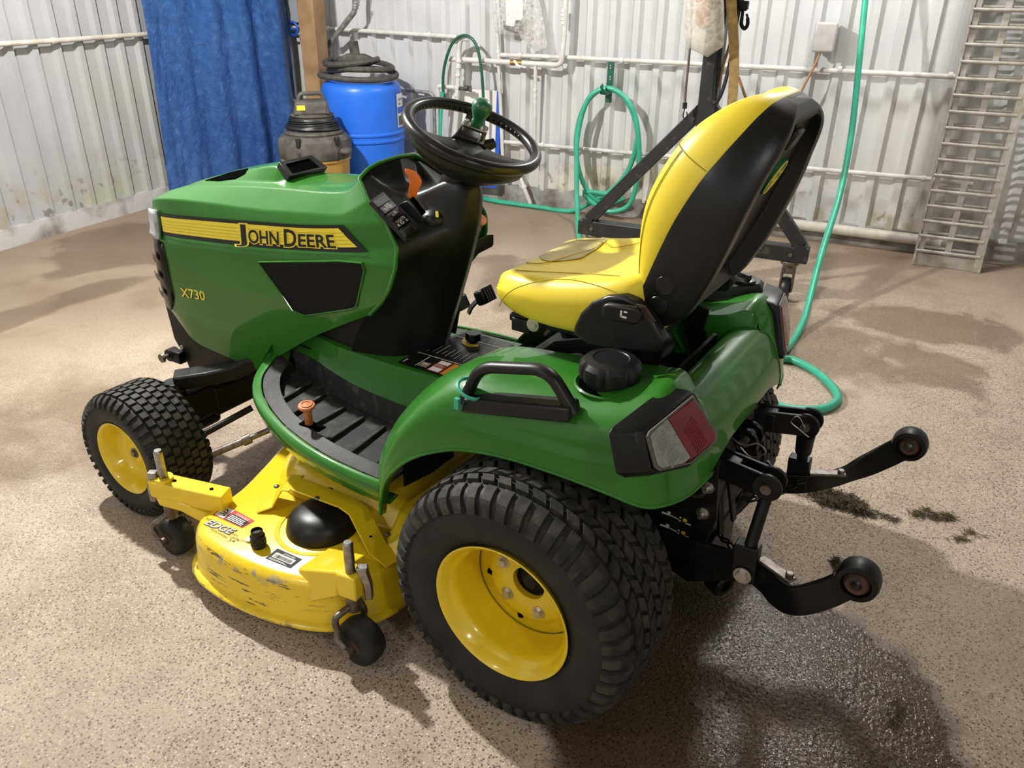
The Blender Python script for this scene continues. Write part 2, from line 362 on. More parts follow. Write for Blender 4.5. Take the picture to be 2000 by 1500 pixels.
def wall_mat(name, tint, ca=(0.60, 0.605, 0.61), cb=(0.53, 0.535, 0.545)):
    m, t, b = nt(name); L = t.links.new
    g = N(t, 'ShaderNodeNewGeometry'); sep = N(t, 'ShaderNodeSeparateXYZ'); L(g.outputs['Position'], sep.inputs[0])
    def nz(s, d=5):
        n = N(t, 'ShaderNodeTexNoise'); n.inputs['Scale'].default_value = s; n.inputs['Detail'].default_value = d; L(g.outputs['Position'], n.inputs['Vector']); return n.outputs[0]
    def rng(s, a, b_, c=0, d=1):
        n = N(t, 'ShaderNodeMapRange'); n.inputs[1].default_value = a; n.inputs[2].default_value = b_; n.inputs[3].default_value = c; n.inputs[4].default_value = d; L(s, n.inputs[0]); return n.outputs[0]
    def mul(a, b_):
        n = N(t, 'ShaderNodeMath', operation='MULTIPLY'); L(a, n.inputs[0]); L(b_, n.inputs[1]); return n.outputs[0]
    def mix(f, a, b_):
        n = N(t, 'ShaderNodeMix', data_type='RGBA')
        for k, q in ((0, f), (6, a), (7, b_)):
            if isinstance(q, tuple): n.inputs[k].default_value = c4(q)
            else: L(q, n.inputs[k])
        return n.outputs[2]
    col = mix(rng(nz(2.5), 0.35, 0.7), ca, cb)
    col = mix(mul(rng(nz(1.6), 0.50, 0.66), rng(sep.outputs[2], 0.15, 1.3, 0.75, 0.0)), col, tint)
    col = mix(mul(rng(nz(6, 6), 0.50, 0.64), rng(sep.outputs[2], 0.12, 0.55, 0.95, 0.0)), col, (0.36, 0.31, 0.20))
    col = mix(mul(rng(nz(14, 6), 0.60, 0.66), rng(sep.outputs[2], 0.10, 0.50, 0.8, 0.0)), col, (0.12, 0.10, 0.06))
    L(col, b.inputs['Base Color']); b.inputs['Roughness'].default_value = 0.5
    n1 = N(t, 'ShaderNodeTexNoise'); n1.inputs['Scale'].default_value = 9; n1.inputs['Detail'].default_value = 6; n1.inputs['Distortion'].default_value = 2.0; L(g.outputs['Position'], n1.inputs['Vector'])
    ridge = rng(n1.outputs[0], 0.535, 0.555)
    bp = N(t, 'ShaderNodeBump'); bp.inputs['Strength'].default_value = 0.22; bp.inputs['Distance'].default_value = 0.004; L(ridge, bp.inputs['Height'])
    b2 = N(t, 'ShaderNodeBump'); b2.inputs['Strength'].default_value = 0.25; b2.inputs['Distance'].default_value = 0.002; L(nz(90, 3), b2.inputs['Height']); L(bp.outputs[0], b2.inputs['Normal']); L(b2.outputs[0], b.inputs['Normal'])
    return m
M['wall'] = wall_mat('white_painted_sheet', (0.66, 0.62, 0.50))
M['wall2'] = wall_mat('white_painted_sheet_mildewed', (0.40, 0.42, 0.28), (0.41, 0.412, 0.42), (0.35, 0.352, 0.36))
M['kerb'] = mk('stained_concrete', (0.34, 0.33, 0.31), (0.12, 0.10, 0.08), 7, rough=0.8, bump=0.6, bscale=60, lo=0.40, hi=0.68, bdist=0.004)
M['kerbpale'] = mk('painted_concrete', (0.47, 0.46, 0.45), (0.20, 0.18, 0.15), 6, rough=0.75, bump=0.5, bscale=60, lo=0.48, hi=0.75, bdist=0.004)
M['ceil'] = mk('timber_board_ceiling', (0.22, 0.19, 0.16), (0.17, 0.15, 0.12), 3, rough=0.8)
M['wall3'] = mk('white_sheet_wall', (0.66, 0.66, 0.65), (0.60, 0.60, 0.59), 3, rough=0.7)
M['pvc'] = mk('white_painted_pipe', (0.70, 0.69, 0.66), (0.58, 0.56, 0.51), 14, rough=0.45)
M['pvcw'] = mk('aged_white_pipe', (0.64, 0.61, 0.54), (0.50, 0.46, 0.38), 10, rough=0.45)
M['galv'] = mk('grey_galvanised_pipe', (0.34, 0.34, 0.33), (0.20, 0.18, 0.16), 25, rough=0.5, metal=0.3)
M['brass'] = mk('brass', (0.45, 0.28, 0.09), rough=0.35, metal=0.9)
M['hose'] = mk('green_rubber_hose', (0.045, 0.42, 0.27), (0.035, 0.34, 0.22), 12, rough=0.38)
M['darkhose'] = mk('dark_green_hose', (0.010, 0.085, 0.05), rough=0.4)
M['hanger'] = mk('green_painted_hanger', (0.008, 0.10, 0.065), rough=0.35)
M['drum'] = mk('blue_drum_plastic', (0.018, 0.150, 0.72), (0.016, 0.135, 0.66), 6, rough=0.38)
M['vacblk'] = mk('dusty_black_plastic', (0.045, 0.042, 0.038), (0.11, 0.10, 0.085), 14, rough=0.7)
M['vacyel'] = mk('dusty_yellow_plastic', (0.47, 0.27, 0.045), (0.33, 0.20, 0.05), 10, rough=0.6)
M['vachose'] = mk('grey_vacuum_hose', (0.035, 0.033, 0.030), (0.075, 0.068, 0.058), 30, rough=0.7)
M['wood'] = mk('rough_timber', (0.36, 0.22, 0.11), (0.22, 0.13, 0.065), 6, rough=0.8, bump=0.4, bscale=40)
M['greybox'] = mk('grey_electrical_box', (0.30, 0.32, 0.35), rough=0.5)
M['alu'] = mk('weathered_aluminium', (0.56, 0.54, 0.49), (0.40, 0.36, 0.29), 18, rough=0.42, metal=0.55)
M['gantry'] = mk('chipped_black_steel', (0.016, 0.016, 0.017), (0.075, 0.068, 0.058), 26, rough=0.45, lo=0.56, hi=0.80)
M['strap'] = mk('tan_webbing', (0.36, 0.24, 0.085), (0.25, 0.16, 0.06), 35, rough=0.85, bump=0.5, bscale=260)
M['blkrub'] = mk('black_rubber_cable', (0.012, 0.012, 0.014), rough=0.4)
M['bungee'] = mk('bungee_cord', (0.05, 0.02, 0.02), (0.18, 0.14, 0.12), 220, rough=0.8)
M['tancord'] = mk('tan_cord', (0.36, 0.20, 0.09), rough=0.6)
M['blue'] = mk('blue_edge_tape', (0.015, 0.09, 0.50), rough=0.4)
M['white'] = mk('white_panel', (0.78, 0.77, 0.74), (0.70, 0.69, 0.66), 5, rough=0.4)
M['paper'] = mk('white_paper', (0.80, 0.79, 0.76), rough=0.6)
M['orangecloth'] = mk('orange_wrapped_part', (0.62, 0.26, 0.10), (0.50, 0.22, 0.10), 18, rough=0.7)
def film(name, col, mixf):
    m, t, b = nt(name); L = t.links.new
    b.inputs['Base Color'].default_value = c4(col); b.inputs['Roughness'].default_value = 0.12
    tr = N(t, 'ShaderNodeBsdfTransparent'); mx = N(t, 'ShaderNodeMixShader')
    tc = N(t, 'ShaderNodeTexCoord'); n = N(t, 'ShaderNodeTexNoise'); n.inputs['Scale'].default_value = 22; n.inputs['Detail'].default_value = 5; n.inputs['Distortion'].default_value = 1.5; L(tc.outputs['Object'], n.inputs['Vector'])
    mr = N(t, 'ShaderNodeMapRange'); mr.inputs[1].default_value = 0.35; mr.inputs[2].default_value = 0.7; mr.inputs[3].default_value = mixf-0.18; mr.inputs[4].default_value = mixf+0.25; L(n.outputs[0], mr.inputs[0])
    bp = N(t, 'ShaderNodeBump'); bp.inputs['Strength'].default_value = 0.5; bp.inputs['Distance'].default_value = 0.006; L(n.outputs[0], bp.inputs['Height']); L(bp.outputs[0], b.inputs['Normal'])
    L(mr.outputs[0], mx.inputs[0]); L(tr.outputs[0], mx.inputs[1]); L(b.outputs[0], mx.inputs[2]); L(mx.outputs[0], t.nodes['Material Output'].inputs[0])
    return m
M['cover'] = mk('grey_plastic_cover', (0.50, 0.48, 0.45), (0.42, 0.40, 0.38), 20, rough=0.3)
M['film'] = film('clear_plastic_film', (0.80, 0.79, 0.76), 0.28)
M['film2'] = film('milky_plastic_film', (0.72, 0.69, 0.60), 0.50)
def tarp_mat():
    m, t, b = nt('blue_tarpaulin'); L = t.links.new
    tc = N(t, 'ShaderNodeTexCoord')
    n = N(t, 'ShaderNodeTexNoise'); n.inputs['Scale'].default_value = 13; n.inputs['Detail'].default_value = 8; n.inputs['Roughness'].default_value = 0.7; n.inputs['Distortion'].default_value = 1.2; L(tc.outputs['Object'], n.inputs['Vector'])
    n2 = N(t, 'ShaderNodeTexNoise'); n2.inputs['Scale'].default_value = 3; L(tc.outputs['Object'], n2.inputs['Vector'])
    mx = N(t, 'ShaderNodeMix', data_type='RGBA'); mx.inputs[6].default_value = (0.016, 0.085, 0.34, 1); mx.inputs[7].default_value = (0.065, 0.17, 0.43, 1); L(n2.outputs[0], mx.inputs[0]); L(mx.outputs[2], b.inputs['Base Color'])
    b.inputs['Roughness'].default_value = 0.33
    bp = N(t, 'ShaderNodeBump'); bp.inputs['Strength'].default_value = 1.0; bp.inputs['Distance'].default_value = 0.035; L(n.outputs[0], bp.inputs['Height']); L(bp.outputs[0], b.inputs['Normal'])
    return m
M['tarp'] = tarp_mat()

U0, U1, V0, V1, CZ = -5.2, 4.65, -4.07, 4.6, 3.6
mb = MB(); mb.add([W(U0-.2, V0-.2, 0), W(U1+.2, V0-.2, 0), W(U1+.2, V1+.2, 0), W(U0-.2, V1+.2, 0), W(U0-.2, V0-.2, -.2), W(U1+.2, V0-.2, -.2), W(U1+.2, V1+.2, -.2), W(U0-.2, V1+.2, -.2)],
   [(0, 1, 2, 3), (7, 6, 5, 4), (0, 4, 5, 1), (1, 5, 6, 2), (2, 6, 7, 3), (3, 7, 4, 0)])
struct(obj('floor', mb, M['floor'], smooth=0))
mb = MB(); mb.prism([W(U0-.2, V0-.2, CZ), W(U1+.2, V0-.2, CZ), W(U1+.2, V1+.2, CZ), W(U0-.2, V1+.2, CZ)], (0, 0, .1)); struct(obj('ceiling', mb, M['ceil'], smooth=0))
mb = MB(); mb.prism([W(U0, V0, 0), W(U0, V1, 0), W(U0-.1, V1, 0), W(U0-.1, V0, 0)], (0, 0, CZ)); struct(obj('wall_right', mb, M['wall3'], smooth=0))
mb = MB(); mb.prism([W(U0, V1, 0), W(U1, V1, 0), W(U1, V1+.1, 0), W(U0, V1+.1, 0)], (0, 0, CZ)); struct(obj('wall_front', mb, M['wall3'], smooth=0))
def ribbed(a, b, phase, per, w, sl, depth, along_u, flat, groove=0):     # corrugated sheet from a to b
    pr = [(a, 0)]; k = math.ceil((a-phase)/per)
    while phase+k*per+w < b:
        s = phase+k*per; pr += ([(s-.018, 0), (s-.016, -groove), (s-.002, -groove)] if groove else [])+[(s, 0), (s+sl, depth), (s+w-sl, depth), (s+w, 0)]; k += 1
    pr.append((b, 0)); rows = []
    for z in (0.10, 0.12, 0.6, 1.2, 1.8, 2.6, CZ):
        rows.append([W(s, flat+d, z) if along_u else W(flat-d, s, z) for s, d in pr])
    back = [[W(s, flat-.05, z) if along_u else W(flat+.05, s, z) for s, d in (pr[0], pr[-1])] for z in (0.10, CZ)]
    m = MB(); m.grid(rows); m.grid(back); return m
struct(obj('wall_back', ribbed(U0, U1, 1.366, 0.1695, 0.085, 0.022, 0.036, True, V0), M['wall'], smooth=0))
struct(obj('wall_left', ribbed(V0, V1, -1.819, 0.1706, 0.074, 0.018, 0.034, False, U1, .010), M['wall2'], smooth=0))
def kerb(rows, mat, name):
    m = MB(); n = 60; R = []
    for i in range(n+1):
        t = i/n; R.append([rows(t, k) for k in range(4)])
    m.grid(R); o = obj(name, m, mat, smooth=0); return struct(o)
def kb(t, k):
    u = U0+(U1-U0)*t; j = 0.006*noise.noise(V((u*3, 1, 0)))
    return (W(u, V0-.02, .135+j), W(u, -4.035+j, .132+j), W(u, -4.028, .06), W(u, -4.025, -.001))[k]
def kl(t, k):
    v = V0+(V1-V0)*t; j = 0.006*noise.noise(V((v*3, 5, 0)))
    return (W(U1+.02, v, .122+j), W(4.615+j, v, .120+j), W(4.608, v, .06), W(4.605, v, -.001))[k]
kerb(kb, M['kerb'], 'baseboard_back'); kerb(kl, M['kerbpale'], 'baseboard_left')

# two lamps, two added fill lights (above frame): enamel shade, holder and flex
for i, (p, e, r, c) in enumerate(LAMPS_FILLS):
    p = V(p)
    t = thing('ceiling_lamp_or_fill', p+V((0, 0, .04)), ['enamel shade lamp hanging over the tractor hood', 'enamel shade lamp near the back wall', 'added enamel shade fill light behind the camera', 'added enamel shade fill light on the open side'][i], 'lamp')
    mb = MB(); mb.lathe([(0.03, .20), (0.05, .18), (.10, .15), (.19, .09), (.20, .085), (.19, .08), (.09, .14), (.03, .16)], p, (0, 0, 1), 32); obj('lamp_shade', mb, M['white'], t)
    mb = MB(); mb.cyl(p+V((0, 0, .18)), p+V((0, 0, CZ-p.z)), .012); obj('lamp_stem', mb, M['galv'], t)

# ------------------------------------------------------------------ pipes and fittings on the walls
def wp(px, py, v=-3.99): return atr(px, py, v=v)
def pipe(name, pts, r, mat, label, cat='pipe', group=None, brk=(), sm=0):
    mb = MB(); mb.tube(cr(pts, sm) if sm else pts, r, 12)
    o = tag(obj(name, mb, mat), label, cat, group)
    for q, d in brk:
        m2 = MB(); m2.cyl(V(q)-V(d)*.012, V(q)+V(d)*.012, r*1.35, n=14); obj('pipe_coupling', m2, mat, o)
    return o
def rnd(pts, r=.04, n=5):                     # round the corners of a polyline
    pts = [V(p) for p in pts]; out = [pts[0]]
    for i in range(1, len(pts)-1):
        a, b, c = pts[i-1], pts[i], pts[i+1]; d1 = (a-b); d2 = (c-b); k = min(r, d1.length*.45, d2.length*.45)
        p, q = b+d1.normalized()*k, b+d2.normalized()*k
        out += [(p*(1-s)*(1-s)+b*2*s*(1-s)+q*s*s) for s in [j/n for j in range(n+1)]]
    return out+[pts[-1]]
xw = tuple(UR)
pipe('wall_pipe', [wp(560, 51), wp(893, 72)], .016, M['pvc'], 'white pipe along the back wall above the blue drum', brk=[(wp(840, 68), xw), (wp(640, 56), xw)])
pipe('wall_pipe', rnd([W(4.585, 1.5, 1.235), W(4.585, -2.1, 1.225), W(4.585, -3.9, 1.235)]), .016, M['pvcw'], 'pipe across the left wall running behind the blue tarp', brk=[(W(4.585, -2.07, 1.225), tuple(VR))])
pipe('wall_pipe', rnd([wp(976, 107, -3.975), wp(1100, 112, -3.975), wp(1985, 156, -3.975)]), .016, M['pvc'], 'long white pipe along the back wall at seat-top height', brk=[(wp(1017, 108, -3.975), xw), (wp(1215, 118, -3.975), xw), (wp(1856, 148, -3.975), xw), (wp(1640, 136, -3.975), xw)])
pipe('wall_pipe', [wp(880, 268, -3.985), wp(1820, 350, -3.985), wp(1900, 360, -3.985)], .015, M['pvc'], 'white pipe along the back wall at knee height', brk=[(wp(1060, 283, -3.985), xw), (wp(1803, 349, -3.985), xw)])
pipe('wall_pipe', [wp(1380, 416, -3.985), wp(1848, 475, -3.985)], .036, M['pvcw'], 'thick white pipe low on the back wall above the kerb')
pipe('wall_pipe', rnd([wp(878, 115, -3.93), wp(1000, 122, -3.93)]), .019, M['pvc'], 'short white supply pipe left of the brass valve')
pipe('wall_pipe', rnd([wp(1018, 123, -3.93), wp(1096, 128, -3.93), wp(1102, 70, -3.93), wp(1108, -60, -3.93)], .05), .019, M['pvc'], 'white supply pipe turning up beside the plastic bag', brk=[(wp(1101, 20+k*8, -3.93), (0, 0, 1)) for k in range(4)])
o = pipe('brass_valve', [wp(998, 122, -3.93), wp(1020, 123, -3.93)], .021, M['brass'], 'brass ball valve in the white supply pipe', 'valve')
m2 = MB(); m2.bar(wp(1004, 118, -3.90), wp(1012, 128, -3.89), .02, .012); m2.bar(wp(1008, 127, -3.885), wp(1028, 132, -3.885), .03, .01); obj('valve_lever', m2, M['white'], o, bev=.002)
pipe('wall_pipe', rnd([wp(1046, 128, -3.93), wp(1045, 215, -3.95), wp(1043, 320, -3.97)]), .014, M['pvc'], 'thin white drop pipe below the brass valve', brk=[(wp(1045, 175, -3.94), (0, 0, 1)), (wp(1045, 188, -3.945), (0, 0, 1))])
pipe('wall_pipe', rnd([wp(1012, 335, -3.96), wp(1024, 368, -3.93), wp(1036, 398, -3.93)]), .016, M['pvc'], 'short white drain pipe leaning into the kerb', brk=[(wp(1023, 365, -3.935), tuple((wp(1036, 398, -3.93)-wp(1012, 335, -3.96)).normalized()))])
pipe('wall_conduit', rnd([wp(962, -30, -3.97), wp(972, 70, -3.965), wp(975, 140, -3.965), wp(981, 290, -3.965), wp(984, 350, -3.965)], .02), .014, M['pvc'], 'white conduit running down left of the plastic bag', brk=[(wp(973, 100, -3.965), (0, 0, 1)), (wp(974, 128, -3.965), (0, 0, 1))])
o = pipe('water_manifold', rnd([wp(915, 76, -3.90), wp(900, 75, -3.90), wp(897, 90, -3.90), wp(892, 205, -3.90), wp(884, 330, -3.90)], .03), .019, M['pvc'], 'white upright water manifold under the dark green hose arch', 'pipe',
         brk=[(wp(896, 118, -3.90), (0, 0, 1)), (wp(895, 130, -3.90), (0, 0, 1)), (wp(894, 146, -3.90), (0, 0, 1)), (wp(893, 170, -3.90), (0, 0, 1)), (wp(892, 185, -3.90), (0, 0, 1))])
m2 = MB(); m2.tube(rnd([wp(893, 171, -3.90), wp(854, 168, -3.90), wp(856, 190, -3.90)], .03), .016, 10); obj('pipe_branch', m2, M['pvc'], o)
m2 = MB(); m2.tube([wp(893, 172, -3.90), wp(920, 174, -3.88)], .014, 10); m2.cyl(wp(908, 172, -3.885), wp(916, 173, -3.88), .022); m2.bar(wp(918, 168, -3.87), wp(919, 180, -3.87), .012, .02); obj('spigot', m2, M['dullsteel'], o)
pipe('wall_pipe', rnd([wp(879, 118, -3.95), wp(876, 190, -3.95), wp(878, 225, -3.95)]), .014, M['pvc'], 'thin white riser pipe beside the water manifold')
o = pipe('drain_pipe', rnd([wp(697, -40, -3.80), wp(693, 22, -3.80), wp(643, 86, -3.88), wp(642, 128, -3.9), wp(642, 150, -3.9)], .03), .021, M['galv'], 'grey slanted steel drain pipe above the blue drum')
m2 = MB()
for k in range(4):
    a = wp(696-k*.6, 1+k*5.5, -3.80); m2.cyl(a, a+V((0, 0, .016)), .031-.002*k)
obj('bellows_coupling', m2, M['galv'], o)
pipe('garden_hose', cr([wp(878, 210, -3.86), wp(866, 180, -3.86), wp(868, 130, -3.86), wp(884, 84, -3.86), wp(908, 69, -3.86), wp(928, 84, -3.86), wp(938, 120, -3.86), wp(943, 170, -3.86), wp(945, 240, -3.86), wp(946, 330, -3.86)], 6), .011, M['darkhose'], 'dark green hose arching over the white manifold', 'hose')
pipe('garden_hose', cr([wp(864, 180, -3.80), wp(861, 225, -3.80), wp(859, 280, -3.80), wp(860, 340, -3.80)], 5), .014, M['hose'], 'short teal hose hanging left of the manifold', 'hose')
pipe('wall_conduit', rnd([wp(795, 176, -3.97), wp(840, 181, -3.97), wp(848, 190, -3.97), wp(850, 300, -3.97)], .04), .014, M['galv'], 'grey conduit beside the blue drum turning down')
mb = MB(); mb.box(wp(805, 283, -3.94), (.10, .08, .10), Matrix.Rotation(RA, 3, 'Z')); tag(obj('junction_box', mb, M['greybox'], bev=.006), 'grey junction box low on the wall right of the blue drum', 'electrical box')
# white board with blue edging, leaning at the wall
pA, pB, pC, pD = W(2.262, -3.93, 0.14), W(2.70, -3.93, 0.14), W(2.70, -3.985, .85), W(2.262, -3.985, .85)
mb = MB(); mb.prism([pA, pB, pC, pD], VR*-.018); o = tag(obj('panel_board', mb, M['white'], smooth=0), 'white panel with blue edging leaning behind the steering wheel', 'panel')
mb = MB()
for a, b in ((pA, pB), (pA, pD)):
    d = (b-a).normalized(); mb.bar(a+VR*.004, b+VR*.004, .035, .012, up=tuple(VR))
obj('edge_tape', mb, M['blue'], o, smooth=0)
# wall outlet with weather cover and its cord
oc = wp(1613, 72, -3.975); R3 = Matrix.Rotation(RA, 3, 'Z')
mb = MB(); mb.box(oc, (.125, .06, .16), R3); o = tag(obj('outlet_box', mb, M['greybox'], bev=.008), 'weatherproof outlet box on the back wall above the seat', 'electrical box')
mb = MB(); mb.box(oc+VR*.055, (.135, .06, .175), R3); obj('outlet_cover', mb, M['cover'], o, bev=.015, seg=3)
pipe('power_cord', cr([wp(1606, 93, -3.92), wp(1590, 130, -3.90), wp(1560, 190, -3.90), wp(1530, 270, -3.92), wp(1500, 400, -3.92)], 5), .008, M['tancord'], 'tan power cord hanging from the outlet box', 'cord')
# grey box and blue hand wheel in the dark corner
mb = MB(); mb.box(wp(583, 2, -3.98), (.20, .08, .32), R3); o = tag(obj('fuse_box', mb, M['greybox'], bev=.006), 'grey fuse box between the tarp and the timber post', 'electrical box')
mb = MB(); mb.lathe([(.05, -.012), (.062, 0), (.05, .012), (.04, 0), (.05, -.012)], wp(571, 56, -3.93), tuple(VR), 24); mb.bar(wp(565, 56, -3.93), wp(577, 57, -3.93), .014, .012); mb.cyl(wp(571, 56, -3.93), wp(571, 56, -4.0), .012); tag(obj('hand_wheel', mb, M['blue']), 'small blue valve hand wheel beside the tarp', 'valve')
# booklet in a clear bag on the wall
bg = [wp(966, -30, -3.95), wp(1046, -30, -3.95), wp(1062, 40, -3.95), wp(1069, 92, -3.95), wp(1040, 104, -3.95), wp(1015, 70, -3.95), wp(972, 66, -3.95), wp(961, 62, -3.95)]
cc = sum(bg, V())/len(bg)
mb = MB(); mb.loops([bg, [cc+(p-cc)*.8+VR*.035 for p in bg], [cc+(p-cc)*.35+VR*.05 for p in bg]], (True, True)); t = tag(obj('plastic_bag', mb, M['film'], smooth=60), 'clear plastic bag hung on the back wall with a booklet inside', 'bag')
mb = MB(); mb.prism([wp(988, -30, -3.935), wp(1021, -30, -3.935), wp(1022, 35, -3.935), wp(1008, 52, -3.935), wp(990, 50, -3.935)], VR*.01); tag(obj('booklet', mb, M['paper'], smooth=0), 'white folded booklet inside the clear bag', 'booklet')
mb = MB(); mb.prism([wp(985, 40, -3.93), wp(989, 50, -3.93), wp(1006, 52, -3.93), wp(1009, 39, -3.93), wp(1023, 40, -3.93), wp(1022, 58, -3.93), wp(1012, 65, -3.93), wp(985, 58, -3.93)], VR*.02); tag(obj('plastic_clip', mb, M['vacblk'], bev=.003), 'dark clip-shaped part in the bottom of the clear bag', 'part')
# timber post
pc = W(3.74, -3.70, 0)
mb = MB(); mb.prism([pc+UR*a+VR*b for a, b in ((-.075, -.075), (.075, -.075), (.075, .075), (-.075, .075))], (0, 0, CZ)); tag(obj('timber_post', mb, M['wood'], bev=.008, base=True), 'rough square timber post beside the blue tarp', 'post')

# ------------------------------------------------------------------ blue tarp
mb = MB(); rows = []; nz_, nu = 60, 90
for j in range(nz_+1):
    z = 0.012+2.5*j/nz_; r = []
    for i in range(nu+1):
        s = i/nu; k = min(1, z/1.45)
        p = V((4.56-.50*s**1.4-.04*s, -2.76-.06*min(1, z/1.2)-(1.07-.10*k)*s, 0))
        n_ = V((-.88, .47, 0))
        a = .008+.085*s*s
        f = a*math.sin(s*29+.5+.35*math.sin(z*1.3))+.02*math.sin(s*11+z*1.2)+.010*noise.noise(V((s*9, z*3.0, 2)))
        f += .012*noise.noise(V((s*24, z*9, 7)))
        q = p+n_*f; r.append(W(q.x, max(q.y, -3.9), z))
    rows.append(r)
mb.grid(rows); o = tag(obj('tarp', mb, M['tarp'], smooth=70, base=True), 'crinkled blue tarpaulin hanging in folds over the left corner', 'tarp')
md = o.modifiers.new('thick', 'SOLIDIFY'); md.thickness = .003
g = rows[16][nu-2]
for zz in (16, 40):
    g = rows[zz][nu-3]+VR*.004-UR*.006
    m2 = MB(); m2.lathe([(.010, -.004), (.020, 0), (.010, .004), (.008, 0), (.010, -.004)], g, tuple(-UR*.9+VR*.4), 20); obj('grommet', m2, M['zinc'], o)

# ------------------------------------------------------------------ blue drum with the vacuum hose on it
dc = W(3.20, -3.52, 0)
pr = [(0.001, .90), (.20, .905), (.235, .92), (.262, .918), (.285, .90), (.296, .87), (.298, .84), (.302, .60), (.303, .575), (.311, .565), (.311, .553), (.303, .545), (.303, .525), (.311, .517), (.311, .505), (.302, .495), (.298, .20), (.296, .06), (.285, .025), (.262, .006), (.001, .004)]
mb = MB(); mb.lathe(pr, dc, (0, 0, 1), 72); t = thing('plastic_drum', dc, 'blue plastic drum with a hose coiled on its lid', 'drum')
obj('drum_body', mb, M['drum'], t)
def cyl_patch(c, r, a0, a1, z0, z1, n=10):
    m = MB(); m.grid([[c+V((r*math.cos(a0+(a1-a0)*i/n), r*math.sin(a0+(a1-a0)*i/n), z)) for i in range(n+1)] for z in (z0, z1)]); return m
ac = math.atan2((CAM-dc).y, (CAM-dc).x)
obj('drum_label', cyl_patch(dc, .3045, ac+.98, ac+1.42, .60, .84), M['paper'], t)
obj('label_band', cyl_patch(dc, .3055, ac+1.0, ac+1.42, .70, .745), M['drum'], t)
obj('label_block', cyl_patch(dc, .3055, ac+1.03, ac+1.36, .61, .68), M['lampgrey'], t)
mb = MB()
for k in range(3):
    ztx = V((0, 0, .768+.018*k)); vs, fs = text_pts('Hydraulic'); 
    break
tp = dc+V((.308*math.cos(ac+1.05), .308*math.sin(ac+1.05), .79)); tx = V((-math.sin(ac+1.2), math.cos(ac+1.2), 0))
put_text(mb, 'Hydraulic', tp, tx, (0, 0, 1), .022, .085); put_text(mb, 'fluid', tp-V((0, 0, .03)), tx, (0, 0, 1), .016, .04)
mb.v = [dc+V(((p-dc).xy.normalized().x*.306, (p-dc).xy.normalized().y*.306, p.z-dc.z)) for p in mb.v]
obj('label_print', mb, M['decblk'], t, smooth=0)
hp = []
for i in range(150):
    a = i*.105; r = .235+.03*math.sin(a*.7)+.018*math.sin(a*2.3); hp.append(dc+V((r*math.cos(a)*1.12+.02, r*math.sin(a), .942+.0028*i*.25+.012*math.sin(a*1.7)+.010*(i//60))))
hp += [dc+V((-.05, .12, 1.01)), dc+V((-.0, .05, 1.015))]
mb = MB(); mb.tube(cr(hp, 2), .021, 10); tag(obj('vacuum_hose', mb, M['vachose']), 'grey vacuum hose coiled on top of the blue drum', 'hose')
nz0 = dc+V((0.05, -.02, 1.045)); xx = UR
mb = MB(); mb.loops([[nz0+xx*(a*.14)+VR*(b*.045)+V((0, 0, 0)) for a, b in ((-1, -1), (1, -1), (1, 1), (-1, 1))], [nz0+xx*(a*.13)+VR*(b*.045)+V((0, 0, .035)) for a, b in ((-1, -1), (1, -1), (1, 1), (-1, 1))], [nz0+xx*(a*.06)+VR*(b*.035)+V((0, 0, .06)) for a, b in ((-1, -1), (1, -1), (1, 1), (-1, 1))]])
o = tag(obj('vacuum_nozzle', mb, M['vacblk'], bev=.006), 'wide black vacuum floor nozzle resting on the coiled hose', 'nozzle')
mb = MB(); mb.lathe([(.036, .05), (.036, .14), (.038, .145), (.031, .145), (.030, .06)], nz0, (0.05, 0.1, 1), 24); obj('nozzle_socket', mb, M['vacblk'], o)

# ------------------------------------------------------------------ shop vacuum
vc = W(3.20, -2.90, 0); t = thing('shop_vacuum', vc, 'dusty yellow and black shop vacuum in front of the drum', 'vacuum')
mb = MB(); mb.lathe([(.001, .06), (.20, .06), (.215, .09), (.235, .45), (.245, .455), (.245, .475), (.235, .48), (.001, .48)], vc, (0, 0, 1), 56); obj('tank', mb, M['vacyel'], t)
mb = MB(); mb.lathe([(.247, .47), (.254, .48), (.256, .56), (.250, .595), (.225, .62), (.20, .628), (.205, .64), (.20, .652), (.18, .656), (.001, .656)], vc, (0, 0, 1), 56); obj('lid', mb, M['vacblk'], t)
mb = MB(); mb.lathe([(.18, .655), (.165, .67), (.14, .74), (.15, .75), (.15, .757), (.13, .765), (.001, .765)], vc, (0, 0, 1), 40); obj('motor_housing', mb, M['vacblk'], t)
mb = MB()
for k in range(9):
    z = .668+.0085*k; r = .187-.0045*k; mb.tube([vc+V((r*math.cos(a)+.004*math.sin(a*3+k), r*math.sin(a), z+.008*math.sin(a+k))) for a in [2*PI*i/40 for i in range(40)]], .0055, 6, closed=True)
obj('cord_wrap', mb, M['blkrub'], t)
f_ = (CAM-vc); f_.z = 0; f_.normalize(); s_ = f_.cross(V((0, 0, 1)))          # s_ points to image left? side vector
def vbox(cx, cy, cz, hx, hy, hz, tp=1.0):
    lo = [(a*hx, b*hy) for a, b in ((-1, -1), (1, -1), (1, 1), (-1, 1))]
    return [[vc+s_*(cx+a)+f_*(cy+b)+V((0, 0, cz-hz)) for a, b in lo], [vc+s_*(cx+a*tp)+f_*(cy+b*tp)+V((0, 0, cz+hz)) for a, b in lo]]
mb = MB(); mb.loops(vbox(0, 0, .805, .125, .11, .045, .88)); obj('motor_head', mb, M['vacblk'], t, bev=.018, seg=3)
mb = MB(); mb.tube(rnd([vc+s_*a+V((0, 0, z)) for a, z in ((-.085, .84), (-.08, .893), (.07, .893), (.085, .84))], .03), .014, 10); obj('carry_handle', mb, M['vacblk'], t)
